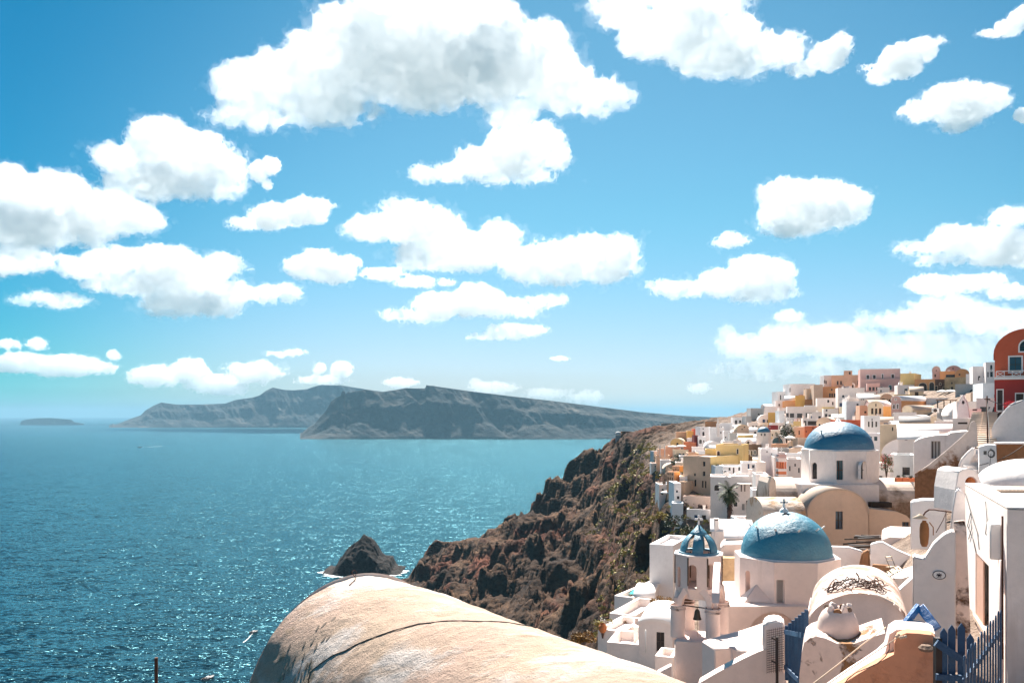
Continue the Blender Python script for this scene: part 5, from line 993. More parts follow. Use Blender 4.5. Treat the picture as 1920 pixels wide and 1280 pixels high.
# left terraces
house('tall blank white wall house in shade left of the bell tower', 1218, 1262, 1022, 1100, WC, d=58, rel=-14, dep=5, found=7)
house('small white vaulted chapel with a black door at the lower left of the town', 1197, 1261, 1165, 1235, W, 'v', rise=11, d=41, rel=-6, dep=4.2, wins=[(1238, 1203, 15, 37, 'w')], found=7)
house('white terrace with an orange jar on its corner', 1121, 1168, 1184, 1240, W, d=44.5, rel=-22, dep=3.4, par=.35, found=8)
house('lowest white terrace with a raised parapet beside the vaulted chapel', 1138, 1199, 1208, 1250, W, d=41.5, rel=-10, dep=2.6, par=.45, found=7)
house('white terrace with a brown hedge in the middle of the lower left houses', 1143, 1190, 1154, 1180, W, d=51, rel=-20, dep=5, par=.5, found=8)
house('long white vault above the brown hedge terrace', 1190, 1226, 1106, 1142, W, 'vx', rise=14, d=56, dep=3, rel=-8, found=8)
house('white pool terrace at the cliff edge with a strip of turquoise water', 1152, 1186, 1120, 1140, W, d=60, rel=-24, dep=8, par=.5, found=9)
mb = MB(); p = P(1180, 1113, 61.5); mb.obox(p, (1.0, -.45, 0), (.9, 2.6, 0), (0, 0, .03)); mb.solo('pool', 'pool_water', 'strip of turquoise pool water on the cliff edge terrace', 'pool')
house('white stair block between the orange jar terrace and the chapel', 1188, 1200, 1175, 1215, W, d=43.5, dep=2)
house('small white block before the vaulted chapel door', 1228, 1262, 1232, 1262, W, d=37.5, dep=1.5, rel=-10)
mb = MB(); mb.tube([P(1196 + 0, 0, 1)] * 0 + [P(1211, 1222, 40.5), P(1210.5, 1180, 40.5)], .03, 6); mb.solo('post', 'white_paint', 'white post standing in front of the vaulted chapel', 'post')
mb = MB(); mb.lathe(P(1130, 1185, 44.2), [(.12, 0), (.2, .12), (.22, .28), (.15, .4), (.1, .44), (.12, .47)], 16); mb.solo('jar', 'clay', 'round orange clay jar on the corner of a white terrace', 'jar')

# ------------------------------------------------------------------ foreground
AX = Vector((math.cos(-.907), math.sin(-.907), -.03)); PE = Vector((math.sin(-.907), -math.cos(-.907), 0)); E0 = Vector((-2.139, 12, H - 2.249)); VA, VB = 1.704, 2.012
def vault_pt(l, ph, off=0.):
    p = E0 + AX * l + PE * (VA * math.sin(ph)) - Vector((0, 0, VB * (1 - math.cos(ph)))); nn = PE * (math.sin(ph) / VA) + Vector((0, 0, math.cos(ph) / VB)); return p + nn.normalized() * off
vl = np.linspace(0, 10.5, 300); vp = np.linspace(-1.6, 1.62, 150)
LL, PP = np.meshgrid(vl, vp, indexing='ij'); S_ = np.array(E0) + LL[..., None] * np.array(AX) + (VA * np.sin(PP))[..., None] * np.array(PE) - (VB * (1 - np.cos(PP)))[..., None] * np.array([0, 0, 1.])
nrm = (np.sin(PP) / VA)[..., None] * np.array(PE) + (np.cos(PP) / VB)[..., None] * np.array([0, 0, 1.]); nrm /= np.linalg.norm(nrm, axis=-1, keepdims=True)
dsp = (fbm(S_ * 1.1, 4, 2) - .5) * .10 + (fbm(S_ * 6, 4, 5, .6) - .5) * .025; S_ += nrm * dsp[..., None]
root = thing('vaulted_roof', 'big weathered pink plaster barrel vault in the foreground', 'roof', (E0.x, E0.y, H - 5.5))
def npart(name, V, Q, mat, parent):
    me = mesh_np(name, V.reshape(-1, 3) - np.array(WO[parent.name]), Q); me.materials.append(MT[mat]); return link(bpy.data.objects.new(name, me), parent, WO[parent.name])
npart('shell', S_, grid_quads(300, 150), 'vault_plaster', root)
mb = MB(); edge = [vault_pt(-.02, p, .02) for p in np.linspace(-1.6, 1.62, 60)]; low = [Vector((p.x, p.y, H - 5.4)) for p in edge]; k = len(edge)
mb.add(edge + low, [(i, i + 1, k + i + 1, k + i) for i in range(k - 1)]); mb.build('end_wall', 'whitewash_pink', root)
mb = MB()
for sd in (-1, 1):
    a = vault_pt(-.02, sd * 1.57); mb.obox(a - Vector((0, 0, 3.4)) - PE * (sd * .3), AX * 10.4, PE * (sd * .3), (0, 0, 3.5))
mb.build('side_wall', 'whitewash_pink', root)
QP = np.stack([960 + F * S_[..., 0] / S_[..., 1], Y0 - F * (S_[..., 2] - H) / S_[..., 1]], -1); vis = PP > -.35
def vault_at(px, py, off=0.):
    d = np.where(vis, (QP[..., 0] - px) ** 2 + (QP[..., 1] - py) ** 2, 1e12); i = np.unravel_index(np.argmin(d), d.shape); return Vector(S_[i] + nrm[i] * off), Vector(nrm[i])
rr = random.Random(4)
for (px, py, L, wd) in [(545, 1215, 22, 9), (556, 1232, 20, 8), (566, 1205, 20, 8), (572, 1226, 24, 8), (584, 1196, 22, 9), (598, 1182, 20, 10), (612, 1170, 20, 9), (590, 1216, 22, 9), (604, 1200, 20, 8), (540, 1245, 20, 8), (558, 1256, 22, 9), (575, 1248, 22, 9), (535, 1265, 20, 8), (552, 1274, 18, 8), (566, 1268, 22, 9), (620, 1190, 18, 8), (585, 1236, 20, 8), (625, 1160, 18, 9)]:
    p, nn = vault_at(px + rr.uniform(-4, 4), py + rr.uniform(-3, 3)); d = p.y; ln = L * d / F * 1.0; w_ = wd * d / F; tg = (nn.cross(AX)).normalized(); t2 = (tg * .8 + AX * rr.uniform(-.5, .1)).normalized(); s2 = nn.cross(t2).normalized()
    mb = MB(); n_ = 8; ring = [(math.cos(2 * math.pi * i / n_) * rr.uniform(.75, 1.1), math.sin(2 * math.pi * i / n_) * rr.uniform(.75, 1.1)) for i in range(n_)]
    a_ = [p + t2 * (ln * .5 * q[0]) + s2 * (w_ * .5 * q[1]) - nn * .03 for q in ring]; b_ = [p + t2 * (ln * .38 * q[0]) + s2 * (w_ * .36 * q[1]) + nn * .004 for q in ring]
    mb.add(a_ + b_, [(i, (i + 1) % n_, n_ + (i + 1) % n_, n_ + i) for i in range(n_)] + [tuple(range(n_, 2 * n_))]); mb.build('stone', 'vault_stone', root)
cb = [(578, 1280), (582, 1258), (603, 1243), (623, 1230), (648, 1217), (669, 1207), (692, 1197), (715, 1188), (740, 1180), (761, 1174), (785, 1169), (807, 1166), (830, 1165), (852, 1164), (875, 1164), (898, 1164), (922, 1165), (944, 1167), (968, 1170), (990, 1174), (1006, 1178)]
mb = MB(); mb.tube([vault_at(x, y, .006)[0] for x, y in cb], .006, 6); mb.solo('cable', 'cable_black', 'thin dark cable lying across the foreground vault roof', 'cable')
mb = MB(); p0 = vault_at(657, 1096, .01)[0]; p1 = vault_at(666, 1088, .01)[0]; mb.tube([vault_at(655, 1098, .01)[0], p0, p1, p1 + Vector((0, 0, .03)), p1 + Vector((-.03, 0, .07)), p1 + Vector((-.05, 0, .10)), p1 + Vector((-.02, .02, .13)), p1 + Vector((.02, .02, .10)), p1 + Vector((0, 0, .05))], .006, 5); mb.solo('wire_loop', 'rust', 'bent wire loop sticking up from the top of the foreground vault', 'wire')
gz = ground(P(293, 0, 8).x, 8.); p = P(293, 1232, 8); mb = MB(); mb.box((p.x, 8, float(gz) - .2), (.028, .028, p.z - float(gz) + .2), .3); mb.solo('post', 'rust', 'thin rusty iron post rising at the lower left before the sea', 'post')
# white house on the right edge: long receding side wall, doorway, pipe, meter box
A = Vector((16.15, 30.4, 0)); B = Vector((13.06, 22.5, 0)); zt = H - 2.49; zf = H - 8.5
rh = thing('house', 'white house on the right edge with a brown doorway, drain pipe and meter box', 'house', (15.5, 27, zf))
t_ = (B - A).normalized(); n_ = Vector((-t_.y, t_.x, 0)); L = (B - A).length
sw = Wall(Vector((A.x, A.y, zf)), t_, n_); hs = [sw.opening(1841, 1108, 25, 122)]
mb = MB(); sw.face(mb, [(0, zf), (L, zf), (L, zt), (0, zt)], hs, .35); fd = n_; D2 = Vector((.93, -.30, 0)).normalized()
f2 = Wall(Vector((B.x, B.y, zf)), D2, Vector((.30, .93, 0))); f2.face(mb, [(0, zf), (9, zf), (9, zt), (0, zt)]); Wall(Vector((A.x, A.y, zf)), D2, (0, 1, 0)).face(mb, [(0, zf), (9, zf), (9, zt), (0, zt)])
mb.build('wall', 'whitewash', rh)
mb = MB(); z_ = lambda p, z: Vector((p.x, p.y, z)); q = [z_(A, zt + .003), z_(B, zt + .003), z_(B + D2 * 9, zt + .003), z_(A + D2 * 9, zt + .003)]; mb.add(q, [(0, 1, 2, 3)]); mb.build('roof', 'roof_tan', rh)
mb = MB(); mb.obox(z_(A, zt + .006) - t_ * .1, t_ * (L + .05), n_ * .55, (0, 0, .07)); mb.build('roof_coping', 'whitewash_clean', rh, bevel=.02)
h = hs[0]; mb = MB(); fl, tt = mb.tri([sw.p(q, .33) for q in h]); mb.add(fl, tt); mb.build('door', 'dark_pane', rh)
x0, x1 = h[0][0], h[1][0]; mb = MB(); mb.obox(sw.p((x0, h[0][1]), .02), t_ * ((x1 - x0) * .55), n_ * .04, (0, 0, h[2][1] - h[0][1])); mb.build('shutter', 'stained_wood', rh)
mb = MB(); mb.obox(sw.p((x0 - .05, h[0][1] - .12), -.08), t_ * (x1 - x0 + .1), n_ * .3, (0, 0, .12)); mb.build('sill', 'roof_tan', rh)
k, z, lam = sw.hit(1872, 1044); k1, z1_, _ = sw.hit(1886, 988); mb = MB(); mb.obox(sw.p((k - .1, z), -.28), t_ * .62, n_ * .28, (0, 0, z1_ - z)); mb.build('meter_box', 'white_paint', rh, bevel=.03)
k, z, lam = sw.hit(1884, 1050); pt = sw.p((k, z), -.08); mb = MB(); mb.tube([pt, Vector((pt.x, pt.y, pt.z - 2.2))], .05, 10); mb.tube([Vector((pt.x, pt.y, pt.z - 2.2)), Vector((pt.x, pt.y, zf + .1))], .06, 10); mb.build('drain_pipe', 'whitewash_pink', rh)
mb = MB(); mb.tube([pt + t_ * .16 + Vector((0, 0, 1.2)), pt + t_ * .16 + Vector((0, 0, -2.6))], .03, 6); mb.build('conduit', 'rust', rh)
for pts in ([(1815, 935), (1822, 960), (1824, 990), (1818, 1010)], [(1850, 940), (1853, 975), (1850, 1000), (1862, 1015)], [(1812, 925), (1822, 960), (1835, 1000), (1838, 1030)], [(1822, 960), (1816, 985), (1826, 1010), (1832, 1035)]):
    mb = MB(); mb.tube([sw.p(sw.hit(*p)[:2], -.03) for p in pts], .013, 5); mb.build('wall_cable', 'cable_black', rh)
solid('low brown rubble parapet on the roof of the right edge house', [(1838, 936), (1842, 917), (1940, 915), (1940, 938)], 30.9, .5, 'brown_wall', bevel=.05)
mb = MB(); c = P(1926, 910, 33.5); mb.lathe(c, [(1.85, -.9), (1.85, 0)] + dome_prof(1.8, 1.05, 16), 48); mb.solo('dome', 'whitewash_clean', 'smooth white dome behind the roof of the right edge house', 'dome')
rr_ = random.Random(9); sv = []
for i in range(9):
    px = 1862 + i * 7.4; p = P(px, 934 + rr_.uniform(-1, 7), 27.5); mb = MB(); mb.lathe((p.x, p.y, zt + .01), [(.12, 0), (.14, .05), (.07, .1), (.01, .11)], 6); sv.append(mb)
mb = MB()
for q in sv: mb.add(q.v, q.f)
tag(mb.build('rubble', 'roof_tan'), kind='stuff')
ng = thing('gable', 'white gable with an arched brown niche above the right edge house', 'gable', tuple(P(1816, 925, 31.5)))
mb = MB(); wl, hs = facepx(mb, [(1790, 960), (1791, 918), (1794, 900), (1797, 884), (1806, 879), (1816, 878), (1827, 880), (1834, 886), (1838, 900), (1842, 912), (1842, 960)], 31.5, 1.6, [(1821, 900.5, 23, 15, 'a')], .6); mb.build('wall', 'whitewash', ng, bevel=.07)
mb = MB(); fl, tt = mb.tri([wl.p(q, .58) for q in hs[0]]); mb.add(fl, tt); mb.build('niche_back', 'wood_brown', ng)
mb = MB(); mb.lathe(P(1821, 907.5, 31.8), [(.1, 0), (.19, .06), (.2, .16), (.1, .26)], 14); mb.solo('jar', 'clay', 'squat brown jar sitting in the arched gable niche', 'jar')
solid('white sloping shoulder wall below the arched niche gable', [(1780, 1000), (1786, 950), (1791, 920), (1800, 915), (1812, 935), (1816, 1000)], 31, .8, 'whitewash_cool', bevel=.05)
pw = solid('white curved buttress wall with a small oval plaque', [(1711, 1260), (1711, 1042), (1722, 1045), (1733, 1047), (1740, 1036), (1749, 1021), (1766, 1005), (1776, 999), (1787, 995), (1792, 1000), (1792, 1260)], 24, .62, 'whitewash', 'buttress', 'buttress', bevel=.03)
solid('tall narrow wall strip with badly peeled dark plaster', [(1789, 1260), (1787.5, 978), (1808, 976), (1812, 990), (1820, 1190), (1821, 1260)], 24.15, .3, 'peeling_grey', 'pilaster', 'pilaster', bevel=.02)
pg0 = math.atan((sum(q for q in (1711, 1711, 1722, 1733, 1740, 1749, 1766, 1776, 1787, 1792, 1792)) / 11 - 960) / F); pw_ = Wall(P(960 + F * math.tan(pg0), Y0, 24), (math.cos(pg0), -math.sin(pg0), 0), (math.sin(pg0), math.cos(pg0), 0)); pl = pw_.p(pw_.hit(1761, 1077)[:2], -.035); pt_, pn_ = pw_.t, pw_.n; mb = MB(); th = np.linspace(0, 2 * math.pi, 28, endpoint=False)
mb.extr([pl + pt_ * (.17 * math.cos(a)) + Vector((0, 0, .125 * math.sin(a))) for a in th], pn_ * .03); plq = mb.solo('plaque', 'white_paint', 'small oval plaque with a dark emblem on the curved buttress wall', 'plaque')
mb = MB(); PL = lambda x, z, o=-.006: pl + pt_ * x + pn_ * o + Vector((0, 0, z)); o_ = [PL(.17 * math.cos(a), .125 * math.sin(a)) for a in th]; i_ = [PL(.15 * math.cos(a), .105 * math.sin(a)) for a in th]; k = len(o_); mb.add(o_ + i_, [(i, (i + 1) % k, k + (i + 1) % k, k + i) for i in range(k)])
for i in range(7): a = R(200 + 0 + i * 50); mb.beam(PL(-.01, -.01), PL(.075 * math.cos(a), .055 * math.sin(a)), .022, .004, pn_)
mb.beam(PL(-.06, -.07, -.007), PL(.06, -.072, -.007), .012, .004, pn_); mb.build('emblem', 'ink', plq)
# lamp and jar
lp = thing('street_lamp', 'outdoor lamp with a wide conical metal shade on a curved arm', 'lamp', tuple(P(1730, 975, 33)))
mb = MB(); a = P(1731, 966, 33); mb.lathe(a - Vector((.12, 0, .1)), [(.02, .18), (.06, .14), (.28, 0), (.27, -.01)], 20); mb.build('lamp_shade', 'rope', lp)
mb = MB(); mb.tube([a, P(1735, 960, 33), P(1742, 955, 33), P(1752, 955, 32.6), P(1765, 957, 32), P(1782, 959, 31.5), P(1800, 962, 31.2)], .03, 8); mb.tube([P(1775, 958, 31.7), P(1768, 975, 31.7), P(1755, 998, 31.6)], .014, 6); mb.build('arm', 'rust', lp)
mb = MB(); c = P(1733, 1024, 33); mb.lathe(c, [(.09, 0), (.14, .12), (.17, .4), (.17, .7), (.14, .88), (.07, .96), (.08, 1.0)], 20); mb.tube([c + Vector((.15, -.1, .95)), c + Vector((.3, -.1, .75)), c + Vector((.3, -.1, .45))], .02, 6); mb.solo('jar', 'wood_brown', 'tall brown clay jar standing beside the conical lamp', 'jar')
# vaulted roof with dry vines
vr = thing('vaulted_roof', 'pink plastered barrel vault with a tangle of dry vines on top', 'roof', (P(1608, 0, 25).x, 26, H - 8.5)); vx, hw, vz, vh = P(1610, 0, 24.6).x, 1.52, H - 6.25, 1.12
ph = np.linspace(0, math.pi, 48); ys = np.linspace(24.6, 29.2, 50); YY, AA = np.meshgrid(ys, ph, indexing='ij'); XX = vx + (YY - 24.6) * .39 + hw * np.cos(AA); ZZ = vz + vh * np.sin(AA); q = v3(XX, YY, ZZ); ZZ = ZZ + (fbm(q * 1.5, 4, 6) - .5) * .08
npart('shell', v3(XX, YY, ZZ), grid_quads(50, 48), 'vine_vault_roof', vr)
mb = MB(); fw = Wall(Vector((vx - hw, 24.75, vz)), (1, 0, 0), (0, 1, 0)); fw.face(mb, [(0, vz - 2.6), (2 * hw, vz - 2.6)] + arc(hw, vz, hw - .03, vh - .03, 24)); mb.obox((vx - hw, 24.76, vz - 2.6), (.03, 0, 0), (1.76, 4.5, 0), (0, 0, 2.6)); mb.obox((vx + hw, 24.76, vz - 2.6), (.03, 0, 0), (1.76, 4.5, 0), (0, 0, 2.6)); mb.build('end_wall', 'whitewash_pink', vr)
mb = MB(); r2 = random.Random(3)
for i in range(46):
    ph0 = r2.uniform(1.0, 2.15); y0 = r2.uniform(25.2, 26.6); dr = r2.uniform(0, 6.28); pts = []; cu = r2.uniform(-1.2, 1.2); lift = r2.uniform(.02, .09)
    for s in range(9):
        x_ = vx + (y0 - 24.6) * .39 + hw * math.cos(ph0); z_2 = vz + vh * math.sin(ph0) + .03 + lift * (1 + math.sin(s * .9)); pts.append((x_, y0, z_2)); ph0 += math.cos(dr) * .055; y0 += math.sin(dr) * .09; dr += cu * .35
    mb.tube(pts, [r2.uniform(.014, .028) * (1 - .06 * s) for s in range(9)], 5)
mb.tube([(vx + .48 + .06 * math.sin(s), 25.9, vz + vh + .03 + .09 * s) for s in np.linspace(0, 3.6, 9)], .022, 5)
tag(mb.build('dry_vines', 'dry_twig'), 'tangled dry brown vine stems lying on the pink barrel vault', 'vines')
# beehive chimney on its pedestal
bc = P(1571, 1206, 20); bh = thing('chimney', 'squat beehive shaped plaster chimney with a broken top', 'chimney', (bc.x, bc.y, bc.z - .3)); th = np.linspace(0, 2 * math.pi, 40); prof = np.array([(.44, -.3), (.47, 0), (.49, .15), (.485, .3), (.46, .45), (.42, .6), (.36, .72), (.28, .82), (.24, .85), (.2, .8)])
TT, JJ = np.meshgrid(th, np.arange(len(prof)), indexing='ij'); rr0 = prof[JJ, 0]; q = v3(bc.x + rr0 * np.cos(TT), bc.y + rr0 * np.sin(TT), bc.z + prof[JJ, 1]); q[..., 2] += (fbm(q * 4, 3, 3) - .5) * .05; npart('body', q, grid_quads(40, len(prof)), 'beehive_plaster', bh)
r3 = random.Random(8)
mb = MB(); mb.lathe((bc.x, bc.y, bc.z + .80), [(.30, 0), (.01, .02)], 16); mb.build('flue_hole', 'dark_pane', bh)
for k_, (a_d, hh_) in enumerate([(-150, .16), (-112, .10), (-80, .20), (-45, .13), (-8, .18), (40, .12), (95, .15), (150, .12)]):
    a_ = R(a_d); o_ = Vector((bc.x + .255 * math.cos(a_), bc.y + .255 * math.sin(a_), bc.z + .76)); t_ = Vector((-math.sin(a_), math.cos(a_), 0)); n_ = Vector((math.cos(a_), math.sin(a_), 0)); w_ = r3.uniform(.07, .11)
    ol = [o_ - t_ * w_, o_ + t_ * w_, o_ + t_ * w_ * r3.uniform(.5, 1) + Vector((0, 0, hh_ * r3.uniform(.6, 1))), o_ + t_ * w_ * r3.uniform(-.3, .3) + Vector((0, 0, hh_ * 1.15)), o_ - t_ * w_ * r3.uniform(.6, 1) + Vector((0, 0, hh_ * r3.uniform(.5, .9)))]
    mb = MB(); mb.extr([q + n_ * .05 for q in ol], -n_ * .11); mb.build('stone', ('whitewash_pink', 'brown_wall', 'whitewash_pink', 'stone_wall')[k_ % 4], bh, bevel=.015)
solid('peeling pink pedestal wall under the beehive chimney', [(1497, 1310), (1499, 1262), (1503, 1225), (1508, 1204), (1518, 1196), (1530, 1192), (1548, 1196), (1570, 1206), (1600, 1206), (1640, 1192), (1660, 1186), (1660, 1310)], 19.2, 1.5, 'peeling_plaster', 'pedestal', 'pedestal', bevel=.06)
mb = MB(); facepx(mb, [(1515, 1325), (1560, 1293), (1590, 1272), (1620, 1253), (1645, 1236), (1660, 1222), (1664, 1204), (1668, 1188), (1680, 1180), (1702, 1178), (1722, 1180), (1740, 1183), (1754, 1188), (1754, 1325)], 15.33, .75, (), .25, -22); mb.solo('ledge', 'whitewash_pink', 'curved pink white ledge topping the orange wall in the lower right corner', 'ledge', bevel=.05)
mb = MB(); facepx(mb, [(1520, 1310), (1575, 1284), (1610, 1262), (1645, 1242), (1677, 1226), (1677, 1205), (1683, 1192), (1700, 1186), (1722, 1187), (1748, 1190), (1754, 1194), (1754, 1310)], 15.0, .32, (), .25, -22); mb.solo('wall', 'orange_wall', 'rough orange brown wall in the lower right corner', 'wall', bevel=.03)
mb = MB(); c = P(1736, 1215, 14.66); mb.lathe(c - Vector((0, 0, .06)), [(.01, 0), (.1, .02), (.13, .07), (.08, .12), (.01, .13)], 9, smooth=False); mb.solo('stone', 'stone_wall', 'pale broken stone sticking out of the orange wall', 'stone')
def rope(label, pts, r, mat, name='rope'): mb = MB(); mb.tube([P(*p) for p in pts], r, 6); return mb.solo(name, mat, label, 'rope' if name == 'rope' else 'cable')
rope('upper taut rope running down beside the beehive chimney', [(1661, 1175, 15.9), (1615, 1209, 15.7), (1570, 1246, 15.5), (1527, 1279, 15.2), (1505, 1300, 15.1)], .011, 'rope')
rope('lower taut rope knotted to the top of the orange wall', [(1690, 1190, 14.9), (1640, 1223, 15.1), (1590, 1256, 15.1), (1552, 1282, 15.1), (1530, 1300, 15.1)], .009, 'rope')
rope('thin black cable curving down the pink white ledge', [(1668, 1206, 14.95), (1667, 1218, 14.94), (1660, 1230, 14.93), (1645, 1243, 14.93), (1625, 1252, 14.93), (1605, 1260, 14.93), (1590, 1271, 14.93), (1578, 1290, 14.93)], .008, 'cable_black', 'cable')
mb = MB()
for dx, dy in ((0, 0), (4, -3), (8, 2), (12, 1), (17, 0)): p = P(1681 + dx, 1193 + dy, 14.86); mb.lathe(p - Vector((0, 0, .025)), [(.005, 0), (.028, .02), (.02, .05), (.005, .055)], 7)
mb.solo('rope_knot', 'rope', 'knotted rope end on the corner of the orange wall', 'knot')
mb = MB(); af = thing('tent_frame', 'two bright blue planks leaning together like a tent on the ledge', 'planks', tuple(P(1727, 1180, 15.9)))
for a, b_ in ((P(1722, 1137, 16.0), P(1697, 1169, 15.8)), (P(1725, 1137, 16.0), P(1757, 1179, 15.6))): mb = MB(); mb.beam(a, b_, .17, .07, (-.1, .9, .5)); mb.build('plank', 'bright_blue', af, bevel=.008)
# blue picket fence and gates
def picket(mb, p, t, wd, zb, zt, th=.025):
    t = Vector(t).normalized(); n = Vector((-t.y, t.x, 0)) * th; a = Vector((p.x, p.y, zb)); mb.extr([a - t * wd / 2, a + t * wd / 2, a + t * wd / 2 + Vector((0, 0, zt - zb - wd * .8)), a + Vector((0, 0, zt - zb)), a - t * wd / 2 + Vector((0, 0, zt - zb - wd * .8))], n)
pf = thing('picket_fence', 'dark blue picket fence running along the right edge house', 'fence', tuple(P(1850, 1290, 14)))
f0, f1 = P(1831, 0, 13), P(1878, 0, 15.1); tv = (f1 - f0); tv.z = 0
for i in range(13):
    f = -.35 + 1.35 * i / 12; p = f0 + tv * f; mb = MB(); picket(mb, p, tv, .085, H - 5.0, H - 3.44 + .02 * ((i * 7) % 3)); mb.build('picket', 'gate_blue', pf, bevel=.006)
for z in (H - 3.85, H - 4.7): mb = MB(); mb.beam(Vector((f0.x, f0.y + .06, z)) - tv * .35, Vector((f1.x, f1.y + .06, z)), .04, .08); mb.build('rail', 'gate_blue', pf)
pg = thing('picket_gate', 'short dark blue picket gate beside the orange wall', 'gate', tuple(P(1795, 1290, 14)))
for px, yt in ((1770, 1176), (1785, 1170), (1803, 1167), (1820, 1187)): p = P(px, 1300, 14); mb = MB(); picket(mb, p, (1, -.15, 0), .115, H - 5.1, P(0, yt, 14).z); mb.build('picket', 'gate_blue', pg, bevel=.006)
mb = MB(); mb.beam(P(1755, 1204, 13.93), P(1812, 1242, 13.9), .05, .12); mb.build('brace', 'gate_blue', pg); mb = MB(); mb.beam(P(1755, 1268, 13.93), P(1828, 1272, 13.9), .05, .1); mb.build('rail', 'gate_blue', pg)
mb = MB(); p = P(1758, 1300, 14.05); mb.box((p.x, p.y, H - 5.2), (.1, .1, P(0, 1196, 14).z - H + 5.2)); mb.build('post', 'iron', pg)
bg_ = thing('plank_gate', 'tall dark blue plank gate beside the gate pillar with wire mesh', 'gate', tuple(P(1490, 1275, 24)))
for i in range(7):
    f = i / 6; d = 25 - 3.4 * f; px = 1474 + 37 * f; zt2 = P(0, 1172 - 30 * f, d).z; p = P(px, 1200, d); mb = MB(); mb.obox((p.x - .04, p.y, H - 7.75), (.075 * 1.0, -.05, 0), (.03, .03, 0), (0, 0, zt2 - H + 7.75)); mb.build('plank', 'gate_blue', bg_, bevel=.005)
for y0, y1 in ((1184, 1192), (1250, 1290)): mb = MB(); mb.beam(P(1472, y0, 25.06), P(1513, y1, 21.66), .05, .13); mb.build('rail', 'gate_blue', bg_)
gp = solid('white gate pillar with a rounded top behind the wire mesh', [(1430, 1300), (1430, 1172), (1440, 1165), (1455, 1163), (1468, 1168), (1471, 1175), (1472, 1300)], 25.4, .9, 'whitewash', 'gate_pillar', 'pillar', bevel=.05)
mb = MB(); 
for i in range(9): px = 1438 + 4 * i; mb.tube([P(px, 1180 - 7 * i / 8, 25.2), P(px, 1262 - 4 * i / 8, 25.2)], .007, 4)
for i in range(19): y = 1182 + 4.3 * i; mb.tube([P(1438, y, 25.19), P(1470, y - 6, 25.19)], .007, 4)
mb.solo('wire_mesh', 'rust', 'panel of rusty square wire mesh fixed to the gate pillar', 'wire mesh')
ip = thing('iron_post', 'dark iron post with three short arms before the wire mesh', 'post', tuple(P(1457, 1278, 24.9)))
mb = MB(); a = P(1457, 1193, 24.9); mb.box((a.x, a.y, H - 8.2), (.07, .05, a.z - H + 8.2)); mb.build('shaft', 'iron', ip)
for y in (1197, 1240): mb = MB(); mb.beam(P(1457, y + 3, 24.88), P(1447, y - 2, 24.9), .05, .04); mb.build('arm', 'iron', ip)
solid('pink retaining wall with a sloping white coping in front of the bell tower', [(1300, 1310), (1311, 1280), (1340, 1263), (1390, 1236), (1420, 1222), (1438, 1215), (1472, 1262), (1480, 1310)], 25.6, .55, 'whitewash_pink', bevel=.05)
mb = MB(); flatpx(mb, [(1316, 1200), (1328, 1208), (1340, 1216.5), (1356, 1215), (1372, 1214), (1390, 1219), (1404, 1221), (1431, 1209), (1432, 1166), (1390, 1180)], H - 8.2, 3); mb.solo('annex', 'whitewash_pink', 'flat white roofed annex between the bell tower and the gate pillar', 'annex', bevel=.04)
solid('small pale step wall left of the bell tower plinth', [(1225, 1285), (1232, 1262), (1259, 1248), (1259, 1285)], 33, .5, 'whitewash_pink', bevel=.04)
# log pile, folding chair and table
lg = thing('pole_pile', 'pile of grey weathered poles in front of the big church', 'poles', tuple(P(1625, 1030, 50))); r4 = random.Random(5)
for i in range(15): x0 = 1578 + r4.uniform(0, 40); y0 = 1003 + i * 1.9 + r4.uniform(-2, 2); mb = MB(); mb.tube([P(x0, y0, 51 - i * .16), P(min(1672, x0 + r4.uniform(40, 75)), y0 + r4.uniform(-5, 9), 50.6 - i * .16)], r4.uniform(.035, .065), 6); mb.build('pole', 'wood_dark' if i % 2 else 'grey_roof', lg)
def chair(label, p, rz):
    o = thing('folding_chair', label, 'chair', tuple(p)); ca, sa = math.cos(rz), math.sin(rz); L_ = lambda x, y, z: p + Vector((x * ca - y * sa, x * sa + y * ca, z))
    for x in (-.2, .2): mb = MB(); mb.tube([L_(x, -.2, 0), L_(x, .22, .9)], .014, 5); mb.build('leg', 'iron', o); mb = MB(); mb.tube([L_(x, .22, 0), L_(x, -.2, .45)], .014, 5); mb.build('leg', 'iron', o)
    mb = MB()
    for k in range(5): mb.beam(L_(-.2, -.2 + k * .09, .45), L_(.2, -.2 + k * .09, .45), .07, .015)
    mb.build('seat', 'rope', o); mb = MB(); mb.beam(L_(-.2, .2, .85), L_(.2, .2, .85), .02, .12, (0, 1, 0)); mb.beam(L_(-.2, .16, .7), L_(.2, .16, .7), .02, .06, (0, 1, 0)); mb.build('backrest', 'rope', o)
chair('folding iron chair with wooden slats on the small white terrace', P(1674, 1083, 35.2), .6)
tb = thing('folding_table', 'folding iron table lying tilted on the small white terrace', 'table', tuple(P(1680, 1090, 34.2))); p = P(1683, 1085, 34)
mb = MB()
for k in range(6): mb.beam(p + Vector((-.35 + k * .1, 0, .1 + k * .055)), p + Vector((-.25 + k * .1, .55, .15 + k * .055)), .08, .015)
mb.build('top', 'rope', tb)
for k in (0, 1): mb = MB(); mb.tube([p + Vector((-.45, .1 + .4 * k, 0)), p + Vector((.25, .1 + .4 * k, .35))], .015, 5); mb.build('leg', 'iron', tb)
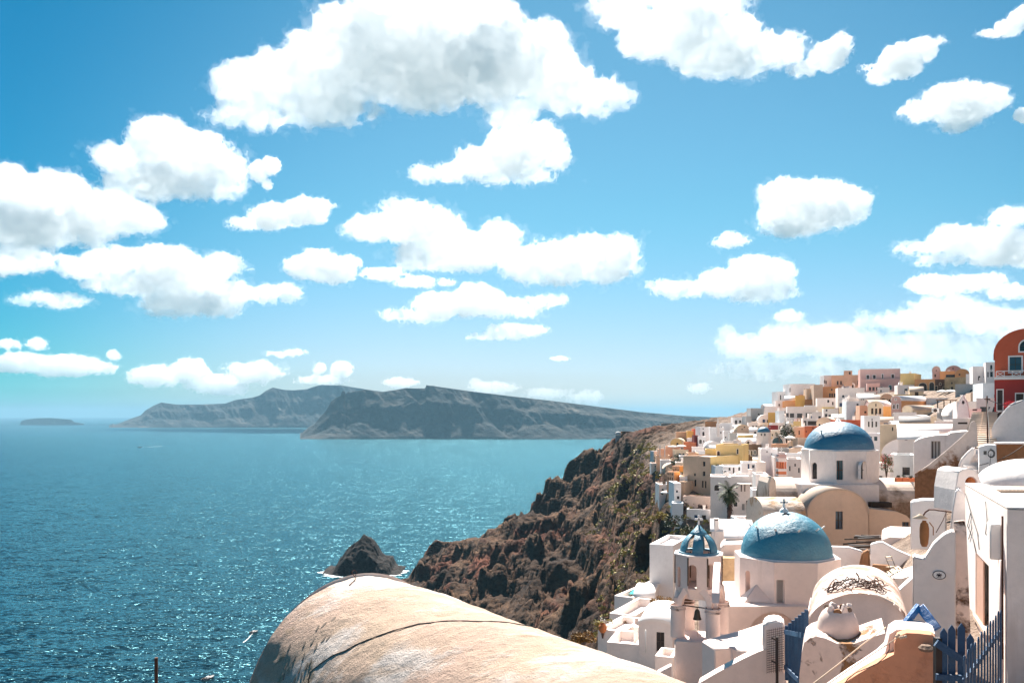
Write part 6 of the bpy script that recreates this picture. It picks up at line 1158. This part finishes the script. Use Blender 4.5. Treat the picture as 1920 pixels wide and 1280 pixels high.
# ------------------------------------------------------------------ boats
def boat(label, px, py, ln, ang, cabin=True):
    d = H * F / (py - Y0); c = P(px, py, d); ca, sa = math.cos(ang), math.sin(ang); L_ = lambda x, y, z: Vector((c.x + x * ca - y * sa, c.y + x * sa + y * ca, z)); o = thing('motor_boat', label, 'boat', (c.x, c.y, 0)); w_ = ln * .17
    st = [(-.5, .8, .0), (-.25, 1, .0), (.1, 1, .05), (.35, .7, .12), (.5, .02, .2)]; mb = MB(); top = [L_(x * ln, s * w_ * k, ln * .11 + z * ln * .3) for s in (1,) for x, k, z in st]; topb = [L_(x * ln, -k * w_, ln * .11 + z * ln * .3) for x, k, z in st]; bot = [L_(x * ln * .92, k * w_ * .6, -.05) for x, k, z in st]; botb = [L_(x * ln * .92, -k * w_ * .6, -.05) for x, k, z in st]; n_ = 5
    mb.add(top + topb + bot + botb, [(i, i + 1, 10 + i + 1, 10 + i) for i in range(4)] + [(5 + i, 6 + i, 16 + i, 15 + i) for i in range(4)] + [(0, 5, 15, 10)], True); mb.build('hull', 'white_paint', o)
    mb = MB(); q = [(p + Vector((0, 0, -ln * .035))) for p in top]; q2 = [(p + Vector((0, 0, -ln * .035))) for p in topb]; mb.add(q + q2, [(i, i + 1, 6 + i, 5 + i) for i in range(4)]); mb.build('deck', 'grey_wall', o)
    if cabin: mb = MB(); a = L_(-.02 * ln, 0, ln * .09); mb.box(a, (ln * .26, w_ * 1.0, ln * .1), ang); mb.build('console', 'white_paint', o, bevel=.04); mb = MB(); mb.box(L_(.1 * ln, 0, ln * .19), (ln * .02, w_ * .9, ln * .06), ang); mb.build('windscreen', 'dark_pane', o); mb = MB(); mb.box(L_(-.33 * ln, 0, ln * .09), (ln * .1, w_ * 1.3, ln * .06), ang); mb.build('bench', 'wood_dark', o); mb = MB(); mb.box(L_(-.52 * ln, 0, ln * .06), (ln * .06, w_ * .4, ln * .12), ang); mb.build('outboard', 'iron', o)
    return c, d
boat('white open motor boat at the bottom edge left of the foreground vault', 391, 1272, 6.2, R(62))
for (lb, px, py, wake, nm) in [('tiny speedboat trailing a curved white wake left of the foreground vault', 476, 1185, [(474, 1187), (470, 1191), (467, 1195), (463, 1199), (456, 1204)], .22), ('distant boat with a long white wake on the open sea', 262, 838.5, [(263, 838.4), (275, 837.8), (290, 837), (304, 836.2)], 2.2)]:
    boat(lb, px, py, 5 if nm < 1 else 14, R(50) if nm < 1 else R(170)); mb = MB(); pts = [P(x, y, H * F / (y - Y0)) for x, y in wake]; k = len(pts); vs = []
    for i, p in enumerate(pts): t = (pts[min(i + 1, k - 1)] - pts[max(i - 1, 0)]); t.z = 0; t.normalize(); s = Vector((-t.y, t.x, 0)) * nm * (.6 + .5 * i); vs += [Vector((p.x, p.y, .12)) + s * .5, Vector((p.x, p.y, .12)) - s * .5]
    mb.add(vs, [(2 * i, 2 * i + 1, 2 * i + 3, 2 * i + 2) for i in range(k - 1)]); tag(mb.build('wake_foam', 'foam'), kind='stuff')

# ------------------------------------------------------------------ more small houses where the village is densest
def overlap(a, b): return max(0, min(a[1], b[1]) - max(a[0], b[0])) * max(0, min(a[3], b[3]) - max(a[2], b[2]))
rf = random.Random(21); nfill = 0; used = set(); _dres = ['on the crest', 'on the middle slope', 'low on the slope']
for tr in range(16000):
    if nfill >= 150: break
    y = rf.uniform(70, 340); e = float(np.interp(y, _ey, _ex)); x = e + rf.uniform(1, 70); z = float(Gn(x, y)) + H
    px, py = 960 + F * x / y, Y0 - F * (z - H) / y
    if not (1235 < px < 1880): continue
    if any((x - q[0]) ** 2 + (y - q[1]) ** 2 < (q[2] * .55 + 2.0) ** 2 for q in FOOT): continue
    w_ = rf.uniform(3.2, 6) * F / y; h_ = rf.uniform(2.4, 3.4) * F / y; bx = (px - w_ / 2, px + w_ / 2, py - h_, py, y)
    bad = False
    for q in BOXES:
        if q[4] > y - 2:
            ar = (q[1] - q[0]) * (q[3] - q[2]); vis_ = (q[0], q[1], q[2], q[2] + (q[3] - q[2]) * .8)
            if overlap(bx, vis_) > .22 * ar * .8: bad = True; break
    if bad or (px > 1480 and px < 1720 and y < 75) or (px < 1440 and y < 150): continue
    k = rf.random(); col = W if k < .55 else WC if k < .75 else ('cream', 'peach', 'pink', 'beige', 'yellow')[rf.randrange(5)]; rt = 'flat' if rf.random() < .6 else ('vx' if rf.random() < .6 else 'v')
    n_ = rf.choice((1, 2, 2, 3)); yy = py - h_ * .42; wn = [(px + (i - (n_ - 1) / 2) * w_ * .27, yy if rt == 'flat' else py - h_ * .3, .75 * F / y, 1.1 * F / y) for i in range(n_)]
    if rf.random() < .7: wn[0] = (wn[0][0], py - h_ * .28, .85 * F / y, 1.9 * F / y if rt == 'flat' else 1.5 * F / y, 'B' if rf.random() < .4 else 'd')
    wn = [q for q in wn]; tint_ = {W: 'white', WC: 'white'}.get(col, col); shp = {'flat': 'flat roofed', 'vx': 'barrel roofed', 'v': 'round gabled'}[rt]
    near_ = min(LBL, key=lambda q: abs(q[1] - px) + 1.5 * abs(q[2] - py)); dx, dy = px - near_[1], (py - h_ / 2) - near_[2]; rel_ = ('right of' if dx > 0 else 'left of') if abs(dx) > abs(dy) else ('just below' if dy > 0 else 'just above')
    sh = near_[0]
    for cut in (',', ' with ', ' under ', ' behind ', ' between ', ' beside ', ' at the ', ' right of', ' left of', ' below ', ' on the ', ' above ', ' before ', ' carrying ', ' faced ', ' in front'): sh = sh.split(cut)[0]
    dn = '' if not wn or len(wn[0]) < 5 else (' with a blue door' if wn[0][4] == 'B' else ' with a brown door')
    lb = ' '.join(('small %s %s house%s %s the %s' % (tint_, shp, dn, rel_, sh)).split()[:16])
    if len(('small %s %s house%s %s the %s' % (tint_, shp, dn, rel_, sh)).split()) > 16: lb = 'small %s %s house %s the %s' % (tint_, shp, rel_, sh)
    if lb in used or len(lb.split()) > 16: continue
    used.add(lb)
    house(lb, bx[0], bx[1], bx[2], bx[3], col, rt, wins=wn, d=y, rel=rf.uniform(-14, 16), dep=rf.uniform(4, 6), group='small houses packed on the village slope', found=4)
    LBL.pop()
    nfill += 1
print('filler', nfill)
# ------------------------------------------------------------------ plants, parasols
def leaf_cloud(mb, c, r, h, n, size, seed, hollow=.5):
    q = random.Random(seed); cl = [(q.uniform(-1, 1), q.uniform(-1, 1), q.uniform(-.3, 1), q.uniform(.25, .5)) for _ in range(9)]
    for i in range(n):
        k = cl[q.randrange(9)]; a = q.uniform(0, 6.283); b_ = q.uniform(-1, 1); rad = k[3] * q.uniform(.5, 1) ; s = math.sqrt(1 - b_ * b_)
        p = Vector((c[0] + r * (k[0] * .65 + rad * s * math.cos(a)), c[1] + r * (k[1] * .65 + rad * s * math.sin(a)), c[2] + h * max(.02, .42 * (k[2] + .35) + .5 * rad * b_)))
        u = Vector((q.uniform(-1, 1), q.uniform(-1, 1), q.uniform(-1, 1))).normalized() * size * q.uniform(.6, 1.3); v = u.cross(Vector((q.uniform(-1, 1), q.uniform(-1, 1), q.uniform(-1, 1)))).normalized() * size * q.uniform(.3, .6)
        mb.add([p - u, p + v, p + u, p - v], [(0, 1, 2, 3)])
def bush(label, px, py, d, rpx, hpx, mat, n=500, seed=1, flower=None, name='bush', cat='bush', size=None):
    c = P(px, py, d); r = rpx * d / F; h = hpx * d / F; root = thing(name, label, cat, tuple(c)); mb = MB(); leaf_cloud(mb, c, r, h, n, size or r * .075, seed); mb.build('foliage', mat, root)
    mb = MB()
    for i in range(5): mb.tube([c - Vector((0, 0, .5)), c + Vector((r * .3 * math.cos(i * 1.3), r * .3 * math.sin(i * 1.3), h * .5))], [r * .06, r * .02], 5)
    mb.build('stem', 'dry_twig', root)
    if flower: mb = MB(); leaf_cloud(mb, c + Vector((0, -r * .25, h * .12)), r * .85, h, n // 4, (size or r * .075), seed + 3); mb.build('blossom', flower, root)
bush('tall dark green tree rising between the white houses left of the big dome', 1475, 826, 185, 17, 56, 'leaf_dark', 2200, 2, 'blossom', 'tree', 'tree')
bush('small dark shrub at the right foot of the dark green tree', 1461, 824, 182, 9, 22, 'leaf_dark', 500, 6)
bush('oleander bush with red blossom right of the big blue dome', 1662, 884, 72, 16, 46, 'leaf_green', 1300, 3, 'red_flower')
bush('climbing shrub in the shade under the stained stair wall', 1783, 940, 43, 19, 46, 'leaf_green', 1000, 4)
bush('bright red bougainvillea against the red house', 1893, 766, 70, 13, 22, 'red_flower', 700, 5)
bush('dark red flowering shrub behind the right side of the big dome', 1612, 812, 98, 13, 14, 'leaf_dark', 400, 8, 'red_flower')
bush('large dry golden brown bush left of the bell tower', 1240, 1146, 47, 26, 42, 'leaf_dry', 1800, 11)
bush('dry brown bush on the terrace edge below the golden bush', 1182, 1172, 48, 24, 20, 'leaf_dry', 900, 12)
bush('round dry golden bush at the cliff edge above the foreground vault', 1092, 1205, 42, 28, 30, 'leaf_dry', 1500, 13)
bush('pale flowering bush at the cliff edge beside the white terraces', 1130, 1178, 45, 22, 26, 'leaf_yellow', 800, 14, 'blossom')
bush('green shrub between the peach houses and the white terraces at the left edge', 1262, 872, 200, 16, 18, 'leaf_dark', 600, 15)
bush('dark shrub below the coral house at the left edge', 1272, 858, 215, 10, 12, 'leaf_dark', 400, 16)
bush('yellow green shrub in front of the orange arcade', 1746, 739, 205, 6, 8, 'leaf_yellow', 250, 17)
bush('dark plants on the terrace before the white cottages', 1490, 818, 160, 7, 8, 'leaf_dark', 250, 18)
for k_, (px, py, d, r_, h_, m_) in enumerate([(1262, 985, 120, 26, 26, 'leaf_dark'), (1300, 1000, 112, 26, 26, 'leaf_dark'), (1335, 1000, 122, 14, 14, 'leaf_dark'), (1236, 975, 140, 22, 24, 'leaf_yellow'), (1285, 1000, 135, 14, 14, 'leaf_yellow'), (1390, 985, 110, 14, 14, 'leaf_dark')]):
    bush(['dark shrub mass', 'lowest dark shrub', 'dark shrub', 'yellow green shrub', 'small yellow shrub', 'little dark shrub'][k_] + ' on the steep ground ' + ['left of the bell tower cross', 'right behind the bell tower cross', 'left of the palm foot', 'at the cliff edge below the white cottages', 'under the stained retaining wall', 'right of the palm foot'][k_], px, py, d, r_, h_, m_, 700, 30 + k_)
# palm
pc = P(1366, 978, 132); tp = P(1367, 922, 132); pm = thing('palm_tree', 'tall palm tree with a shaggy trunk before the white houses', 'tree', tuple(pc)); mb = MB(); mb.tube([pc - Vector((0, 0, 2)), pc + Vector((.1, 0, 1.5)), tp - Vector((0, 0, .3))], [.34, .30, .26], 10); mb.build('trunk', 'dry_twig', pm)
q = random.Random(7)
for i in range(44):
    a = q.uniform(0, 6.283); el = q.uniform(-.9, 1.25); L = q.uniform(1.7, 2.5); mb = MB(); pts = []; p = tp.copy(); dv = Vector((math.cos(a) * math.cos(el), math.sin(a) * math.cos(el), math.sin(el)))
    for s in range(8): pts.append(p.copy()); p += dv * L / 7; dv.z -= .17; dv.normalize()
    for s in range(1, 8):
        d_ = (pts[s] - pts[s - 1]).normalized(); sd = d_.cross(Vector((0, 0, 1))).normalized(); ll = .62 * math.sin(.35 + 2.5 * s / 8)
        for sg in (-1, 1):
            for f_ in (0, .5): b0 = pts[s - 1] + (pts[s] - pts[s - 1]) * f_; e1 = b0 + sd * sg * ll + d_ * .25 - Vector((0, 0, .14)); mb.add([b0, b0 + d_ * .12, e1], [(0, 1, 2)])
    mb.tube(pts, [.025 - .002 * s for s in range(8)], 4); mb.build('frond', 'leaf_palm', pm)
for i in range(26):
    a = q.uniform(0, 6.283); z0 = tp.z - q.uniform(.1, 2.4); c0 = Vector((tp.x + .2 * math.cos(a), tp.y + .2 * math.sin(a), z0)); e = c0 + Vector((.55 * math.cos(a), .55 * math.sin(a), -q.uniform(.9, 1.6))); s = Vector((-math.sin(a), math.cos(a), 0)) * .2
    mb = MB(); mb.add([c0, (c0 + e) / 2 + s, e, (c0 + e) / 2 - s], [(0, 1, 2, 3)]); mb.build('dead_frond', 'dry_twig', pm)
def parasol(label, px, py, d, r, h, tent=False, mat='awning'):
    c = P(px, py, d); o = thing('parasol', label, 'parasol', tuple(c)); mb = MB(); mb.tube([c, c + Vector((0, 0, h))], .04, 6); mb.build('pole', 'white_paint', o); mb = MB(); mb.lathe(c + Vector((0, 0, h - .1)), [(r, -.32), (r, -.12), (r * .5, .12), (.04, .5 if tent else .25)], 8 if not tent else 4, smooth=False); mb.build('canopy', mat, o)
parasol('white pointed tent canopy beside the long shaded veranda', 1538, 783, 262, 1.9, 2.6, True)
parasol('cream parasol on the terrace left of the beige tower', 1481, 838, 150, 1.0, 1.9)
parasol('wide white parasol in front of the orange arcade', 1782, 746, 178, 1.7, 1.6); parasol('white parasol right of the yellow green shrub', 1766, 744, 182, 1.2, 1.4)
parasol('pale parasol on the peach terrace at the left edge', 1262, 842, 290, 2.0, 1.2); parasol('pale parasol beside the yellow vaulted house', 1277, 841, 285, 1.8, 1.2)
parasol('white parasol on the terrace of the white cottage at the cliff edge', 1252, 934, 172, 1.5, 1.5)
pg_ = thing('pergola', 'restaurant pergola with a flat slatted roof on the grey house', 'pergola', tuple(P(1776, 766, 134)))
for px in (1758, 1770, 1782, 1792): mb = MB(); p = P(px, 766, 134.5); mb.box(p, (.12, .12, P(0, 751, 134.5).z - p.z)); mb.build('post', 'wood_dark', pg_)
for i in range(9): mb = MB(); a = P(1756, 750.5, 134 + i * .5); mb.obox(a, (P(1795, 0, 134).x - a.x, 0, 0), (0, .22, 0), (0, 0, .12)); mb.build('slat', 'wood_brown', pg_)
pg_ = thing('pergola', 'small wooden pergola on the white house right of the palm', 'pergola', tuple(P(1399, 921, 138)))
for px in (1390, 1396.5, 1408): mb = MB(); p = P(px, 921, 138.5); mb.box(p, (.14, .14, P(0, 907, 138.5).z - p.z)); mb.build('post', 'wood_dark', pg_)
mb = MB(); a = P(1387, 908, 138); mb.obox(a, (P(1411, 0, 138).x - a.x, 0, 0), (0, 2, 0), (0, 0, .12)); mb.build('roof', 'awning', pg_)
fbx = random.Random(2)
for k, px in enumerate((1686, 1698, 1709.5)):
    p = P(px, 903, 55); lb = ('left', 'middle', 'right')[k]; o = thing('flower_box', '%s of three orange flower boxes under the dark window of the pale blue house' % lb, 'flower box', tuple(p)); mb = MB(); mb.obox(p - Vector((.19, 0, 0)), (.38, 0, 0), (0, .25, 0), (0, 0, .26)); mb.build('box', 'coral', o); mb = MB(); leaf_cloud(mb, p + Vector((0, .12, .2)), .2, .35, 120, .04, k); mb.build('plant', 'leaf_dark', o)
# scrub on the cliff edge and slope: a mass nobody could count
mb = MB(); qs = random.Random(12)
for i in range(1100):
    y = qs.uniform(70, 400); e = float(np.interp(y, _ey, _ex)); s = qs.uniform(-30, 4) * (.4 + .6 * qs.random()); x = e + s
    if fbm(np.array([[x * .05, y * .05, 3.]]), 3, 5)[0] < .47: continue
    z = float(ground(x, y)); r = qs.uniform(.35, 1.0) * (.7 + y / 300); cc = (x, y, z - .1)
    for j in range(26):
        a = qs.uniform(0, 6.283); b_ = qs.uniform(0, 1); s_ = math.sqrt(1 - b_ * b_); p = Vector((x + r * s_ * math.cos(a), y + r * s_ * math.sin(a), z + r * .75 * b_)); u = Vector((qs.uniform(-1, 1), qs.uniform(-1, 1), qs.uniform(-.2, 1))).normalized() * r * .34; v = u.cross(Vector((qs.uniform(-1, 1), qs.uniform(-1, 1), .3))).normalized() * r * .2; mb.add([p - u, p + v, p + u, p - v], [(0, 1, 2, 3)])
tag(mb.build('scrub', 'leaf_yellow'), kind='stuff')

# utility pole and overhead cables at the right, air conditioners, water tanks
up = thing('utility_pole', 'thin dark utility pole with cables standing beside the stone stairs', 'pole', tuple(P(1853, 892, 47))); mb = MB(); mb.tube([P(1853, 892, 47), P(1850.5, 742, 47)], .045, 6); mb.build('shaft', 'rust', up)
mb = MB(); mb.beam(P(1846, 748, 47), P(1856, 748, 47), .06, .06); mb.build('crossarm', 'rust', up)
def sag(a, b, s, n=14): return [a.lerp(b, i / n) - Vector((0, 0, s * math.sin(math.pi * i / n))) for i in range(n + 1)]
for lb, a, b_, s in [('upper overhead cable running from the pole to the pale house', P(1851, 748, 47), P(1935, 738, 52), .5), ('lower overhead cable crossing the brown recess to the right edge', P(1836, 872, 40.6), P(1940, 818, 43), .25), ('overhead cable from the pole down to the cabinet block', P(1851, 752, 47), P(1858, 842, 40.8), .3)]:
    mb = MB(); mb.tube(sag(a, b_, s), .018, 5); mb.solo('cable', 'cable_black', lb, 'cable')
mb = MB(); c = P(1858, 850, 40.75)
for k in range(3): mb.tube([c + Vector(((.13 + .02 * k) * math.cos(a), -.02 * k, (.15 + .02 * k) * math.sin(a))) for a in np.linspace(0, 6.3, 18)], .012, 5)
mb.tube([c, P(1856, 872, 40.7), P(1862, 880, 40.7)], .012, 5); mb.solo('cable_coil', 'cable_black', 'coiled black cable hanging on the white cabinet block', 'cable')
for lb, px, py, d, mat in [('air conditioner box on the side of the beige vaulted house', 1748, 773.5, 117, 'white_paint'), ('air conditioner box on the rounded white room near the palm', 1356, 888, 158, 'white_paint'), ('grey air conditioner by the round attic hole house', 1602, 768, 225, 'grey_wall')]:
    c = P(px, py, d); o = thing('air_conditioner', lb, 'air conditioner', tuple(c)); mb = MB(); mb.obox(c, (.85, -.2, 0), (.1, .35, 0), (0, 0, .65)); mb.build('case', mat, o, bevel=.03); mb = MB(); f_ = c + Vector((.36, -.13, .32)); mb.extr([f_ + Vector((.24 * math.cos(a), -.05 * math.cos(a), .24 * math.sin(a))) for a in np.linspace(0, 6.283, 16, endpoint=False)], (-.01, -.03, 0)); mb.build('fan_grille', 'iron', o)
